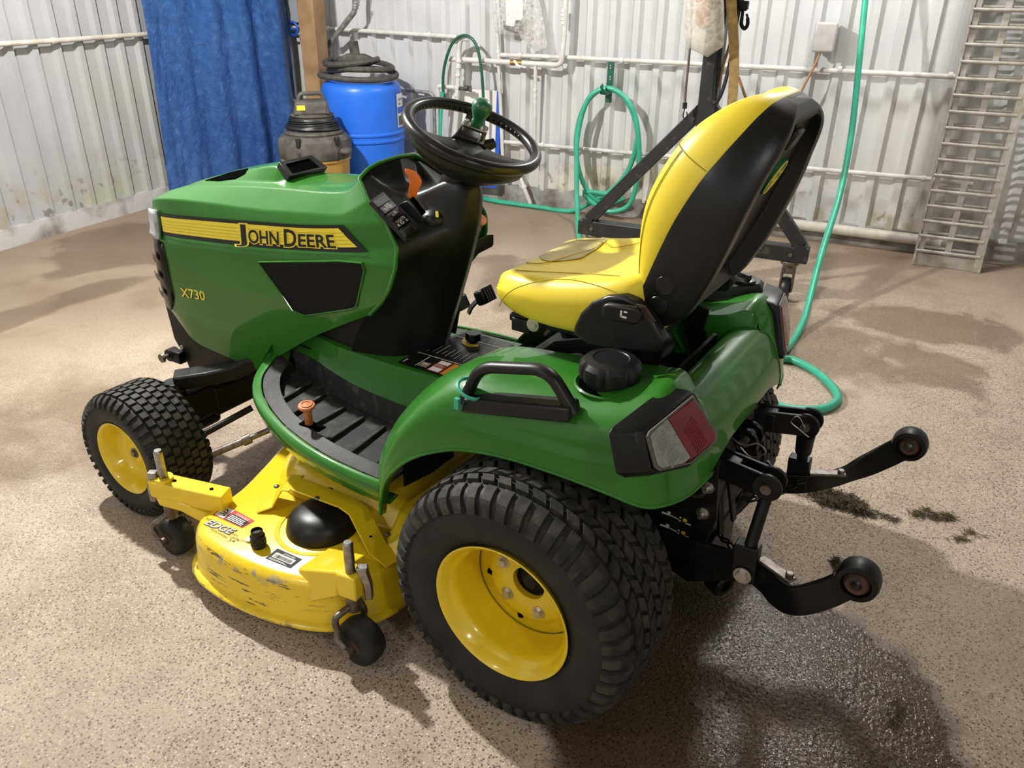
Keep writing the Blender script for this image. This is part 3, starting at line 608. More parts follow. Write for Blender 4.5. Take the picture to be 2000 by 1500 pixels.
mb = MB(); mb.loops(vbox(.07, .108, .812, .028, .002, .016)); obj('brand_sticker', mb, M['decyel'], t)
mb = MB(); mb.loops(vbox(-.055, .108, .80, .045, .004, .028)); obj('switch_plate', mb, M['vacblk'], t, bev=.006)
for sx in (-.15, .11):
    mb = MB(); b0 = vc+s_*sx+f_*math.sqrt(max(.01, .252**2-sx*sx)); mb.box(b0+V((0, 0, .60)), (.03, .03, .06)); mb.box(b0+V((0, 0, .50)), (.012, .012, .07)); obj('latch', mb, M['blkrub'], t, bev=.006)
mb = MB(); b0 = vc-s_*.20+f_*.16; mb.ball(b0+V((0, 0, .525)), .05, sc=(1, 1, .55)); obj('port_knob', mb, M['vacblk'], t)
for k in range(4):
    a = k*PI/2+.6; mb = MB(); mb.ball(vc+V((.2*math.cos(a), .2*math.sin(a), .032)), .032); mb.box(vc+V((.19*math.cos(a), .19*math.sin(a), .07)), (.05, .05, .04)); obj('caster', mb, M['blkrub'], t)

# ------------------------------------------------------------------ hose coil on the back wall
def coil(cx, cy, a, b, ph, v, n=40, t0=0, t1=2*PI): return [wp(cx+a*math.cos(ph+t0+(t1-t0)*i/n), cy+b*math.sin(ph+t0+(t1-t0)*i/n), v+.02*math.sin(3*(t0+(t1-t0)*i/n))) for i in range(n+1)]
pts = [wp(938, 388, -3.99), wp(950, 393, -3.95), wp(985, 399, -3.92), wp(1050, 402, -3.91), wp(1115, 401, -3.91), wp(1160, 392, -3.91), wp(1205, 362, -3.91), wp(1233, 320, -3.91), wp(1246, 265, -3.91)]
pts[0].z = .02; pts[1].z = pts[2].z = pts[3].z = pts[4].z = .02
pts += coil(1186, 285, 61, 112, -.15, -3.90, 22, 0, -2*PI*.80)
pts += [wp(1140, 375, -3.88), wp(1175, 408, -3.88), wp(1205, 412, -3.88), wp(1232, 395, -3.88), wp(1246, 340, -3.88), wp(1248, 280, -3.88), wp(1240, 225, -3.88), wp(1220, 190, -3.88), wp(1188, 172, -3.88), wp(1150, 192, -3.87), wp(1129, 260, -3.86), wp(1126, 340, -3.80), wp(1128, 420, -3.65), wp(1128, 470, -3.45), wp(1135, 520, -3.1)]
for q in pts: q.z = max(q.z, .018)
pts[-1].z = .02; pts.append(W(.9, -2.6, .02)); pts.append(W(.5, -2.3, .02)); pts.append(W(.1, -2.25, .02))
mb = MB(); mb.tube(cr(pts, 4), .018, 10); tag(obj('garden_hose', mb, M['hose']), 'teal green hose coiled on the green wall hanger', 'hose')
mb = MB(); mb.bar(wp(1194, 121, -3.955), wp(1188, 200, -3.955), .045, .012, up=tuple(VR)); o = tag(obj('hose_hanger', mb, M['hanger'], smooth=0), 'dark green metal hose hanger screwed to the back wall', 'hanger')
mb = MB(); mb.strip(rnd([wp(1190, 180, -3.95), wp(1178, 185, -3.82), wp(1175, 166, -3.80)], .03), .05, .008, up=tuple(VR*.3+V((0, 0, 1)))); obj('hanger_hook', mb, M['hanger'], o)
for q in ((1193, 128), (1193, 133), (1192, 150), (1192, 155)):
    mb = MB(); a = wp(*q, -3.946); mb.cyl(a, a+VR*.004, .006, n=10); obj('hanger_screw', mb, M['zinc'], o)
# ------------------------------------------------------------------ hose dropping from above to the floor
pts = [atr(1702, -160, v=-3.72), atr(1697, -80, v=-3.70), atr(1690, 0, v=-3.65), atr(1677, 130, v=-3.52), atr(1663, 260, v=-3.35), atr(1640, 380, v=-3.10), atr(1606, 490, v=-2.75), atr(1585, 570, v=-2.50), atr(1570, 625, v=-2.30), atr(1545, 672, v=-2.06), at(1522, 688, z=.06), at(1500, 695, z=.02), at(1510, 702, z=.018), at(1545, 702, z=.018), at(1590, 724, z=.018), at(1625, 755, z=.018), at(1636, 780, z=.018), at(1610, 798, z=.018), at(1560, 800, z=.018), at(1520, 793, z=.018), at(1470, 775, z=.018), at(1430, 740, z=.018)]
mb = MB(); mb.tube(cr(pts, 6), .018, 12); tag(obj('garden_hose', mb, M['hose']), 'teal hose dropping from above and looping on the floor behind the tractor', 'hose')

# ------------------------------------------------------------------ aluminium loading ramp against the wall
bl, br_ = W(-.805, -3.74, 0), W(-1.165, -3.745, 0); tl, tr_ = W(-.80, -4.00, 2.15), W(-1.16, -4.0, 2.15)
t = thing('loading_ramp', (bl+br_)/2, 'aluminium loading ramp with round rungs leaning at the back wall', 'ramp')
up = (tl-bl).normalized(); nn = up.cross(UR).normalized(); nn = nn if nn.dot(VR) > 0 else -nn
def rail(a, b, w_, h_): m = MB(); m.bar(a, b, w_, h_, up=tuple(nn)); return m
obj('rail', rail(bl, tl, .012, .055), M['alu'], t, smooth=0); obj('rail', rail(bl-UR*.028, tl-UR*.028, .03, .010), M['alu'], t, smooth=0)
obj('rail', rail((bl+br_)/2-nn*.008, (tl+tr_)/2-nn*.008, .035, .014), M['alu'], t, smooth=0); obj('rail', rail(br_, tr_, .045, .055), M['alu'], t, smooth=0)
mb = MB(); mb.prism([bl-nn*.0+V((0, 0, .002)), br_+V((0, 0, .002)), br_+up*.075, bl+up*.075], nn*.006); obj('toe_plate', mb, M['alu'], t, smooth=0)
m0 = MB(); q = bl+up*.095+nn*.02; m0.cyl(q-UR*.0, q-UR*.36, .011, n=12); r0 = obj('rung', m0, M['alu'], t)
m1 = MB(); q = bl+up*.115-nn*.02; m1.cyl(q, q-UR*.33, .009, n=10); r1 = obj('rung', m1, M['alu'], t)
for k in range(1, 23):
    child_copy(r0, t, WL[r0.name]+up*(.093*k)); child_copy(r1, t, WL[r1.name]+up*(.093*k))

# ------------------------------------------------------------------ gantry on casters with the things that hang on it
gv = -2.70; gL, gR = W(1.10, gv, .275), W(-.235, gv, .275); pm = W(.405, gv, 0)
t = thing('gantry_stand', W(.405, gv, 0), 'black steel A-frame gantry on casters behind the seat', 'gantry')
mb = MB(); mb.bar(gL, gR, .085, .085); obj('base_beam', mb, M['gantry'], t, bev=.005)
mb = MB(); mb.bar(pm+V((0, 0, .32)), pm+V((0, 0, 3.1)), .095, .095, up=tuple(UR)); obj('post', mb, M['gantry'], t, bev=.005)
for a, b in ((W(1.04, gv, .32), W(.43, gv, 1.00)), (W(-.19, gv, .32), W(.38, gv, 1.00))):
    mb = MB(); mb.bar(a, b, .07, .05, up=tuple(VR)); obj('brace', mb, M['gantry'], t, bev=.004)
    mb = MB(); mb.box(a-V((0, 0, .0))+(UR*.07 if a == 0 else V()), (.06, .09, .02), R3); obj('gusset', mb, M['gantry'], t)
for q in (gL-UR*.09, gR+UR*.09):
    mb = MB(); mb.cyl(q-V((0, 0, .042)), q-V((0, 0, .062)), .05, n=24); mb.box(q-V((0, 0, .085)), (.066, .062, .055), R3); mb.box(q-V((0, 0, .15))+UR*.031, (.012, .056, .14), R3); mb.box(q-V((0, 0, .15))-UR*.031, (.012, .056, .14), R3); obj('caster_fork', mb, M['dullsteel'], t, bev=.003)
    mb = MB(); mb.lathe([(.03, -.022), (.062, -.022), (.068, -.012), (.068, .012), (.062, .022), (.03, .022)], V((q.x, q.y, .068)), tuple(UR), 28); obj('caster_wheel', mb, M['blkrub'], t)
    for d in (VR*.043,):
        mb = MB(); mb.cyl(q+d+UR*.0, q+d+VR*.008, .012, n=6); obj('bolt', mb, M['dullsteel'], t)
# strap, bag, hook, cords
def gp(px, py, v=gv+.08): return atr(px, py, v=v)
mb = MB(); mb.strip(cr([gp(1428, -90), gp(1428, 0), gp(1432, 60), gp(1434, 130), gp(1430, 200), gp(1420, 290), gp(1400, 420)], 5), .050, .006, up=tuple(VR)); tag(obj('webbing_strap', mb, M['strap']), 'tan webbing strap hanging beside the black post', 'strap')
mb = MB(); mb.tube(cr([gp(1398, -40, gv+.07), gp(1402, 60, gv+.07), gp(1394, 140, gv+.07), gp(1390, 190, gv+.08), gp(1397, 202, gv+.09), gp(1410, 180, gv+.09), gp(1424, 130, gv+.06), gp(1436, 60, gv+.03), gp(1446, 0, gv), gp(1450, -60, gv)], 5), .010, 8); tag(obj('black_cable', mb, M['blkrub']), 'black cable looped behind the tan strap', 'cable')
mb = MB(); mb.tube(cr([gp(1450, -20, gv), gp(1430, 70, gv), gp(1412, 130, gv+.02), gp(1404, 170, gv+.02)], 5), .008, 8); mb.tube(cr([gp(1442, 150, gv-.02), gp(1452, 178, gv-.02), gp(1460, 200, gv-.02)], 4), .008, 8); tag(obj('brown_cord', mb, M['tancord']), 'brown cord slanting down behind the tan strap', 'cord')
mb = MB(); mb.tube(cr([gp(1352, -40), gp(1350, 60), gp(1346, 110), gp(1340, 170), gp(1338, 202)], 5), .0065, 8); o = tag(obj('bungee_cord', mb, M['bungee']), 'bungee cord with a wire hook hanging left of the post', 'cord')
mb = MB(); mb.tube(cr([gp(1338, 200), gp(1337, 214), gp(1334, 226), gp(1338, 234), gp(1342, 226), gp(1341, 218)], 5), .0032, 6); obj('wire_hook', mb, M['frame'], o); mb = MB(); mb.cyl(gp(1338, 200), gp(1337, 212), .012, n=10); obj('cord_ferrule', mb, M['blkrub'], o)
bq = [(1342, 0), (1341, 40), (1339, 72), (1349, 94), (1384, 111), (1416, 90), (1418, 60), (1416, 0), (1416, -60), (1350, -60)]
bg = [gp(a, b, gv+.10) for a, b in bq]; cc = gp(1380, 40, gv+.10)
mb = MB(); mb.loops([[cc+(p-cc)*.55-VR*.012+VR*.02 for p in bg], [cc+(p-cc)*.9-VR*.0 for p in bg], [p+VR*.03 for p in bg], [cc+(p-cc)*.92+VR*.06 for p in bg], [cc+(p-cc)*.5+VR*.085 for p in bg]]); tag(obj('plastic_bag', mb, M['film2'], smooth=70), 'milky plastic bag hanging on the black post with an orange part inside', 'bag')
mb = MB(); oq = [gp(a, b, gv+.125) for a, b in ((1362, -60), (1390, -60), (1389, 45), (1374, 58), (1360, 48))]; mb.prism(oq, VR*.03); tag(obj('wrapped_part', mb, M['orangecloth'], bev=.01), 'orange wrapped part inside the milky plastic bag', 'part')
mb = MB(); hk = gp(1450, 8, gv-.02)
mb.lathe([(.001, -.05), (.028, -.04), (.036, 0), (.028, .06), (.001, .08)], gp(1440, -10, gv-.02), tuple(UR*.3+V((0, 0, 1))), 20); mb.cyl(gp(1452, 4, gv-.0), gp(1452, 22, gv-.0), .017, n=16); mb.box(gp(1450, 10, gv), (.06, .04, .04), R3); mb.cyl(gp(1444, -10, gv), gp(1448, -200, gv), .006, n=8)
o = tag(obj('hoist_hook', mb, M['frame'], bev=.002), 'black hoist hook block hanging right of the tan strap', 'hook')
mb = MB(); mb.tube(cr([gp(1451, 20, gv), gp(1449, 36, gv), gp(1448, 48, gv), gp(1454, 56, gv), gp(1460, 48, gv), gp(1460, 34, gv), gp(1458, 27, gv)], 5), [.008]*5+[.0095]*20+[.006]*6, 10); obj('hook', mb, M['frame'], o)

# ------------------------------------------------------------------ grass clippings on the floor
def clump(cx, cy, rx, ry, n, h, label, ang=0):
    m = MB(); ca, sa = math.cos(ang), math.sin(ang)
    for i in range(n):
        if i == 0: subs = [(random.uniform(-.75, .75), random.uniform(-.7, .7), random.uniform(.18, .42)) for _ in range(9)]
        sx_, sy_, sr_ = random.choice(subs); r = min(1, abs(random.gauss(0, .55))); a = random.random()*2*PI; lx, ly = (sx_+r*sr_*1.5*math.cos(a))*rx, (sy_+r*sr_*1.5*math.sin(a))*ry
        c = V((cx+lx*ca-ly*sa, cy+lx*sa+ly*ca, .002+random.random()*h*(1-r*r)))
        d = V((random.gauss(0, 1), random.gauss(0, 1), random.gauss(0, .25))).normalized()*random.uniform(.008, .022)
        s = d.cross(V((0, 0, 1))).normalized()*.0012
        k = V((0, 0, .0015)); p0, p1 = c-d, c+d; p0.z = max(p0.z, .001); p1.z = max(p1.z, .001)
        m.add([p0-s, p0+s, p1+s*.4, p1-s*.4, (p0+p1)/2+k], [(0, 1, 4), (1, 2, 4), (2, 3, 4), (3, 0, 4)])
    o = obj('grass_clippings', m, M['clips'], smooth=0); tag(o, label, 'grass'); o['kind'] = 'stuff'; return o
clump(-.44, -.79, .17, .055, 1500, .035, 'matted clump of cut grass under the right lift arm', .1)
clump(-.585, -.44, .05, .035, 500, .025, 'small dark wad of grass behind the left arm ball')
clump(-.78, -.90, .075, .035, 220, .010, 'loose pale grass clippings right of the shadow edge', .3)
clump(-.89, -.84, .085, .03, 60, .004, 'thin scatter of grass blades at the right edge', .8)
clump(-.65, -.80, .05, .02, 60, .006, 'faint strand of grass between the two clumps')
clump(-.825, .05, .03, .05, 45, .004, 'wet grass wisp on the dark wet patch', .3)
# ================================================================== the lawn tractor
TR = thing('lawn_tractor', (0, 0, 0), 'green and yellow lawn tractor with mower deck and rear hitch', 'tractor')
YH = V((0, 1, 0))
# ------------------------------------------------------------------ wheels
def tyre_block(m, prof, th0, th1, h, c, s, inset=.0022, skew=0.0):
    n = len(prof); base = []; top = []
    for i, (r, o) in enumerate(prof):
        a = prof[max(i-1, 0)]; b = prof[min(i+1, n-1)]; d = V((b[0]-a[0], b[1]-a[1])).normalized(); nr, no = d.y, -d.x
        if nr*0+no*(1 if o > 0 else -1) < -0.2 or (abs(no) < .2 and nr < 0): nr, no = -nr, -no
        sk = skew*(i/(n-1)-.5)
        oi = o
        if i == 0: oi = o+(prof[1][1]-o)/max(1e-6, abs(prof[1][1]-o)+abs(prof[1][0]-r))*inset*.6
        for lst, rr, oo, ins in ((base, r-.003, o, 0), (top, r+nr*h, oi+no*h, inset/r)):
            lst.append([V((rr*math.cos(t), s*oo, rr*math.sin(t))) for t in (th0+ins+sk, th1-ins+sk)])
    vs = [p for b, t in zip(base, top) for p in (b[0], b[1], t[0], t[1])]; fs = []
    for i in range(n-1):
        k, q = 4*i, 4*i+4; fs += [(k+2, k+3, q+3, q+2), (k, k+2, q+2, q), (k+1, q+1, q+3, k+3)]
    fs += [(0, 1, 3, 2), (4*n-4, 4*n-2, 4*n-1, 4*n-3)]
    m.add([c+v for v in vs], fs)
def flat(m):                                    # the tyre stands flat on the floor
    for p in m.v:
        if p.z < .0015: p.z = .0015
def make_wheel(kind, c, s):                     # s = +1 outer face to +y
    c = V(c); rear = kind == 'rear'
    if rear: prof = [(.168, .118), (.185, .134), (.215, .1435), (.255, .1465), (.280, .143), (.298, .134), (.309, .118), (.3135, .085), (.315, 0)]
    else: prof = [(.120, .082), (.134, .093), (.155, .0995), (.178, .099), (.196, .093), (.207, .082), (.212, .060), (.2135, 0)]
    P = prof+[(r, -o) for r, o in prof[-2::-1]]
    m = MB(); m.lathe([(r, s*o) for r, o in P], c, YH, 96); flat(m)
    ty = obj(kind+'_tyre', m, M['tyre'], TR, smooth=50)
    m = MB()
    if rear:
        nb = 46; st = 2*PI/nb
        for k in range(nb):
            t = k*st
            for col, o in enumerate((-.0775, -.0465, -.0155, .0155, .0465, .0775)):
                q = t+(st/2 if col % 2 else 0); sk = .05*(1 if col % 2 else -1)
                rr = .3155-.035*abs(o)**1.0*.5
                tyre_block(m, [(rr, o-.0132), (rr+.0003, o), (rr, o+.0132)], q, q+st*.82, .0105, c, 1, .0022, sk)
                rib = [(rr+.0105, o-.010), (rr+.0108, o), (rr+.0105, o+.010)]
            for sg in (-1, 1):
                q = t+st*.30
                tyre_block(m, [(.3105, sg*.097), (.3085, sg*.116), (.299, sg*.132), (.286, sg*.1405), (.268, sg*.1455)], q, q+st*.66, .0085, c, 1, .0018, .03*sg)
                tyre_block(m, [(.3055, sg*.127), (.295, sg*.1405), (.280, sg*.148)], q+st*.20, q+st*.46, .0032, c, 1, .001)
    else:
        nb = 42; st = 2*PI/nb
        for k in range(nb):
            t = k*st
            for col, o in enumerate((-.056, -.028, 0, .028, .056)):
                q = t+(st/2 if col % 2 else 0); rr = .2135-.02*abs(o)
                tyre_block(m, [(rr, o-.0125), (rr, o-.004), (rr, o+.004), (rr, o+.0125)], q, q+st*.78, .0085, c, 1, .0022)
            for sg in (-1, 1):
                tyre_block(m, [(.2105, sg*.072), (.206, sg*.083), (.197, sg*.0925), (.183, sg*.098)], t+st*.5, t+st*1.12, .0075, c, 1, .002)
    flat(m); obj('tread', m, M['tread'], ty, smooth=20)
    if rear:
        rp = [(.150, -.112), (.176, -.116), (.178, -.108), (.165, -.10), (.150, -.06), (.150, .06), (.160, .095), (.1655, .118), (.176, .134), (.1800, .1405), (.1775, .1425), (.171, .138), (.164, .122), (.158, .112), (.1515, .106), (.147, .090), (.1455, .02), (.1455, .010)]
        m = MB(); m.lathe([(r, s*h) for r, h in rp], c, YH, 80); rim = obj('rear_rim', m, M['rimyel'], TR, smooth=40)
        m = MB(); m.lathe([(.1455, s*.004), (.120, s*.006), (.110, s*.012), (.100, s*.016), (.060, s*.016), (.050, s*.012), (.044, s*.012), (.044, -s*.004), (.1455, -s*.004)], c, YH, 60); obj('rim_disc', m, M['rimyel'], rim, smooth=30)
        for k in range(5):
            m = MB(); a = 2*PI*k/5+.5; q = c+V((.078*math.cos(a), s*.016, .078*math.sin(a))); m.cyl(q, q+YH*s*.012, .0115, n=6); m.cyl(q, q+YH*s*.002, .017, n=16); obj('wheel_bolt', m, M['zinc'], rim, smooth=30)
            m = MB(); a = 2*PI*k/5+1.13; q = c+V((.112*math.cos(a), s*.0125, .112*math.sin(a))); m.box(q, (.013, .004, .013), Matrix.Rotation(a, 3, 'Y')); obj('rim_slot', m, M['dark'], rim, smooth=0)
        m = MB(); m.lathe([(.043, -s*.05), (.043, -s*.01), (.040, -s*.008), (.001, -s*.008)], c, YH, 30); m.lathe([(.022, -s*.01), (.022, s*.004), (.016, s*.010), (.001, s*.010)], c, YH, 24); obj('axle_hub', m, M['frame'], rim)
    else:
        rp = [(.118, -.08), (.112, -.08), (.100, -.05), (.100, .03), (.112, .072), (.123, .086), (.127, .0915), (.1245, .0945), (.119, .091), (.113, .078), (.106, .066), (.102, .050), (.094, .034), (.080, .026), (.060, .024), (.045, .030), (.036, .042), (.030, .046), (.001, .046)]
        m = MB(); m.lathe([(r, s*h) for r, h in rp], c, YH, 64); rim = obj('front_rim', m, M['rimyel'], TR, smooth=40)
        m = MB(); q = c+YH*s*.046; m.cyl(q, q+YH*s*.010, .011, n=6); m.cyl(q, q+YH*s*.003, .018, n=20); obj('wheel_bolt', m, M['dullsteel'], rim)
    return ty
RC = .312; FC = .2148
make_wheel('rear', (0, .440, RC), 1); make_wheel('rear', (0, -.440, RC), -1)
make_wheel('front', (1.467, .476, FC), 1); make_wheel('front', (1.467, -.476, FC), -1)

# ------------------------------------------------------------------ hood: sections from nose to rear edge, K points from the middle of the top down the left side
HS = [
 [(1.615, 0, 0.972), (1.612, 0.07, 0.97), (1.61, 0.1, 0.968), (1.6, 0.15, 0.966), (1.568, 0.222, 0.962), (1.56, 0.232, 0.945), (1.562, 0.236, 0.885), (1.566, 0.24, 0.868), (1.582, 0.24, 0.74), (1.578, 0.236, 0.625), (1.535, 0.218, 0.555)],
 [(1.56, 0, 0.998), (1.56, 0.07, 0.996), (1.56, 0.1, 0.993), (1.555, 0.165, 0.99), (1.525, 0.243, 0.985), (1.518, 0.25, 0.945), (1.516, 0.255, 0.885), (1.518, 0.264, 0.868), (1.526, 0.264, 0.74), (1.524, 0.258, 0.62), (1.492, 0.238, 0.538)],
 [(1.44, 0, 1.038), (1.44, 0.07, 1.034), (1.44, 0.105, 1.024), (1.44, 0.172, 1.02), (1.43, 0.252, 1), (1.43, 0.261, 0.95), (1.43, 0.266, 0.89), (1.43, 0.279, 0.866), (1.43, 0.279, 0.74), (1.43, 0.271, 0.625), (1.42, 0.249, 0.516)],
 [(1.27, 0, 1.082), (1.27, 0.07, 1.077), (1.27, 0.115, 1.048), (1.27, 0.168, 1.044), (1.27, 0.248, 1.011), (1.27, 0.262, 0.966), (1.27, 0.267, 0.903), (1.27, 0.281, 0.88), (1.27, 0.281, 0.75), (1.27, 0.274, 0.645), (1.27, 0.252, 0.505)],
 [(1.14, 0, 1.105), (1.14, 0.075, 1.103), (1.13, 0.112, 1.063), (1.13, 0.165, 1.059), (1.13, 0.248, 1.018), (1.13, 0.262, 0.98), (1.13, 0.267, 0.916), (1.13, 0.282, 0.891), (1.13, 0.282, 0.77), (1.13, 0.274, 0.68), (1.13, 0.255, 0.5)],
 [(1.085, 0, 1.071), (1.085, 0.078, 1.071), (1.085, 0.114, 1.066), (1.085, 0.167, 1.064), (1.085, 0.248, 1.021), (1.085, 0.2625, 0.986), (1.085, 0.2675, 0.921), (1.085, 0.2825, 0.896), (1.085, 0.2825, 0.777), (1.085, 0.275, 0.692), (1.085, 0.256, 0.53)],
 [(1.03, 0, 1.07), (1.03, 0.075, 1.07), (1, 0.115, 1.074), (1, 0.17, 1.072), (1, 0.249, 1.027), (1, 0.263, 0.995), (1, 0.268, 0.93), (1, 0.283, 0.904), (1, 0.283, 0.79), (1, 0.276, 0.715), (1, 0.258, 0.59)],
 [(0.9, 0, 1.084), (0.9, 0.08, 1.084), (0.87, 0.12, 1.084), (0.85, 0.182, 1.086), (0.84, 0.251, 1.044), (0.85, 0.265, 1.012), (0.85, 0.27, 0.95), (0.85, 0.285, 0.924), (0.85, 0.285, 0.82), (0.85, 0.278, 0.755), (0.85, 0.262, 0.685)],
 [(0.79, 0, 1.11), (0.787, 0.085, 1.109), (0.775, 0.128, 1.105), (0.745, 0.19, 1.104), (0.71, 0.254, 1.06), (0.7, 0.267, 1.036), (0.68, 0.272, 0.975), (0.67, 0.288, 0.949), (0.67, 0.287, 0.86), (0.69, 0.28, 0.8), (0.71, 0.265, 0.76)],
 [(0.722, 0, 1.166), (0.72, 0.085, 1.163), (0.714, 0.135, 1.156), (0.69, 0.198, 1.144), (0.615, 0.252, 1.11), (0.54, 0.274, 1.07), (0.5, 0.283, 1.015), (0.5, 0.294, 0.964), (0.525, 0.293, 0.905), (0.56, 0.285, 0.86), (0.62, 0.27, 0.806)],
]
GK = (1, .88, .80, .74, .72, .72, .72, .72, .72, .72, .72)
def narrow(p, g):                                # keep the line of sight of a measured point, at the narrower width
    p = V(p); return CAM+(p-CAM)*((CAM.y-p.y*g)/(CAM.y-p.y))
def HX(x, z, y=.272, g=.72): q = narrow((x, y, z), g); return q.x, q.z
HS = [[narrow(p, g) for p, g in zip(s, GK)] for s in HS]
NS = len(HS)-1; NK = len(HS[0])-1
def hood_sec(s):                                 # section at parameter s in [0, NS]
    i = min(int(s), NS-1); t = s-i; out = []
    for k in range(NK+1):
        p0, p1, p2, p3 = HS[max(i-1, 0)][k], HS[i][k], HS[i+1][k], HS[min(i+2, NS)][k]
        out.append(0.5*((2*p1)+(p2-p0)*t+(2*p0-5*p1+4*p2-p3)*t*t+(3*p1-p0-3*p2+p3)*t**3))
    return out
def hpt(s, k):                                   # point on the flat facets
    q = hood_sec(s); i = min(int(k), NK-1); t = k-i; return q[i]*(1-t)+q[i+1]*t
def hood_s_at(x, k):                             # parameter whose x equals x on row k
    lo, hi = 0.0, float(NS)
    for _ in range(40):
        m = (lo+hi)/2
        if hpt(m, k).x > x: lo = m
        else: hi = m
    return (lo+hi)/2
def fillet(row, r=.009):
    out = [row[0]]
    for i in range(1, len(row)-1):
        a, b, c = row[i-1], row[i], row[i+1]; rr = min(r if i not in (3, 4) else .006, (a-b).length*.4, (c-b).length*.4); p = b+(a-b).normalized()*rr; q = b+(c-b).normalized()*rr
        out += [p, p*.25+b*.5+q*.25, q]
    return out+[row[-1]]
rows = []
for j in range(NS*8+1):
    L_ = fillet(hood_sec(j/8)); rows.append([V((p.x, -p.y, p.z)) for p in reversed(L_[1:])]+L_)
mb = MB(); mb.grid(rows)
n0 = rows[0]; mb.add(n0+[V((HS[0][0].x-.02, 0, .72))], [(i, i+1, len(n0)) for i in range(len(n0)-1)])
hood = obj('hood', mb, M['green'], TR, smooth=38)
md = hood.modifiers.new('wn', 'WEIGHTED_NORMAL'); md.keep_sharp = True; md.weight = 70
# rear lip of the hood
mb = MB(); rr = [V((p.x, -p.y, p.z)) for p in reversed(fillet(HS[NS])[1:])]+fillet(HS[NS]); mb.tube(rr, .0055, 8); obj('hood_lip', mb, M['green'], hood)
# nose: black grille return and headlights on both sides
for sg in (1, -1):
    def side(pts, off=.004): return [V((p.x, sg*(p.y+off), p.z)) for p in pts]
    mb = MB(); g = []
    for k in range(9):
        kk = 7.05+k*(1.95/8); g.append(side([hpt(.0+.0, kk)+V((.004, -.01, 0)), hpt(.30, kk), hpt(.75, kk), hpt(1.1, kk), hpt(1.62-.10*k/8+.10*math.sin(k/8*PI)-(.45 if k == 8 else .12 if k == 7 else 0), kk)], .005))
    mb.grid(g); o = obj('grille_corner', mb, M['blackgloss'], TR, smooth=60); md = o.modifiers.new('t', 'SOLIDIFY'); md.thickness = .012
    for k in (7.45, 7.95, 8.45):
        mb = MB(); mb.grid([side([hpt(.15, k), hpt(.8, k), hpt(1.10, k)], .0145), side([hpt(.15, k+.20), hpt(.7, k+.20), hpt(.95, k+.20)], .0145)]); obj('grille_slot', mb, M['lampgrey'], o, smooth=0)
    mb = MB(); mb.grid([side([hpt(.02, k), hpt(.6, k), hpt(1.1, k), hpt(1.36+.12*(k-4.8)/2, k)], .004) for k in (4.75, 5.1, 5.5, 6.0, 6.5, 6.95)]); o = obj('headlight', mb, M['headlight'], TR, smooth=60); md = o.modifiers.new('t', 'SOLIDIFY'); md.thickness = .01
    mb = MB(); mb.grid([side([hpt(1.36+.12*(k-4.8)/2, k), hpt(1.47+.10*(k-4.8)/2, k)], .0045) for k in (4.75, 5.5, 6.95)]); obj('headlight_trim', mb, M['green'], o, smooth=60)
mb = MB(); mb.prism([(1.70, -.15, .83), (1.70, .15, .83), (1.695, .15, .56), (1.695, -.15, .56)], (-.06, 0, 0)); obj('front_grille', mb, M['black'], TR)
# top scoop frame and slits
def htop(x, y):                                  # height of the hood top
    y = abs(y); lo, hi = 0.0, float(NS)
    def pt(s):
        q = hood_sec(s)
        for a, b in zip(q, q[1:]):
            if a.y <= y <= b.y+1e-9: t = (y-a.y)/max(1e-6, b.y-a.y); return a*(1-t)+b*t
        return q[0]
    for _ in range(30):
        m = (lo+hi)/2
        if pt(m).x > x: lo = m
        else: hi = m
    return pt(lo).z
def on_top(x, y, h=0.0): return V((x, y, htop(x, y)+h))
def hood_hit(px, py):
    d = ray(px, py); t = 1.6
    while t < 3.5:
        p = CAM+d*t
        if abs(p.y) < .13 and .8 < p.x < 1.6 and p.z <= htop(p.x, p.y): return p
        t += .002
    return p
outer = [V(p) for p in ((1.140, .068, 1.104), (1.140, -.068, 1.104), (1.088, -.080, 1.070), (1.088, .080, 1.070))]; sfn = V((-.63, 0, .77)); cxy = sum(outer, V())/4
outer = [p+sfn*.004 for p in outer]; o2 = [p+sfn*.011 for p in outer]; i2 = [cxy+V(((p-cxy).x*.68, (p-cxy).y*.72, (p-cxy).z*.68))+sfn*.009 for p in outer]; i3 = [p-sfn*.003 for p in i2]
mb = MB(); mb.loops([[p-sfn*.01 for p in outer], o2, i2, i3], (False, False)); o = obj('scoop_frame', mb, M['shell'], TR, bev=.002)
mb = MB(); mb.add(i3, [(0, 1, 2, 3)]); obj('scoop_opening', mb, M['dark'], o, smooth=0)
for sg in (1, -1):
    pts = [on_top(x, sg*y, .003) for x, y in ((1.475, .080), (1.42, .070), (1.36, .062), (1.285, .058), (1.285, .074), (1.32, .086), (1.40, .090))]; mb = MB(); mb.prism(pts, (0, 0, -.010)); obj('hood_slit', mb, M['dark'], hood, smooth=0)
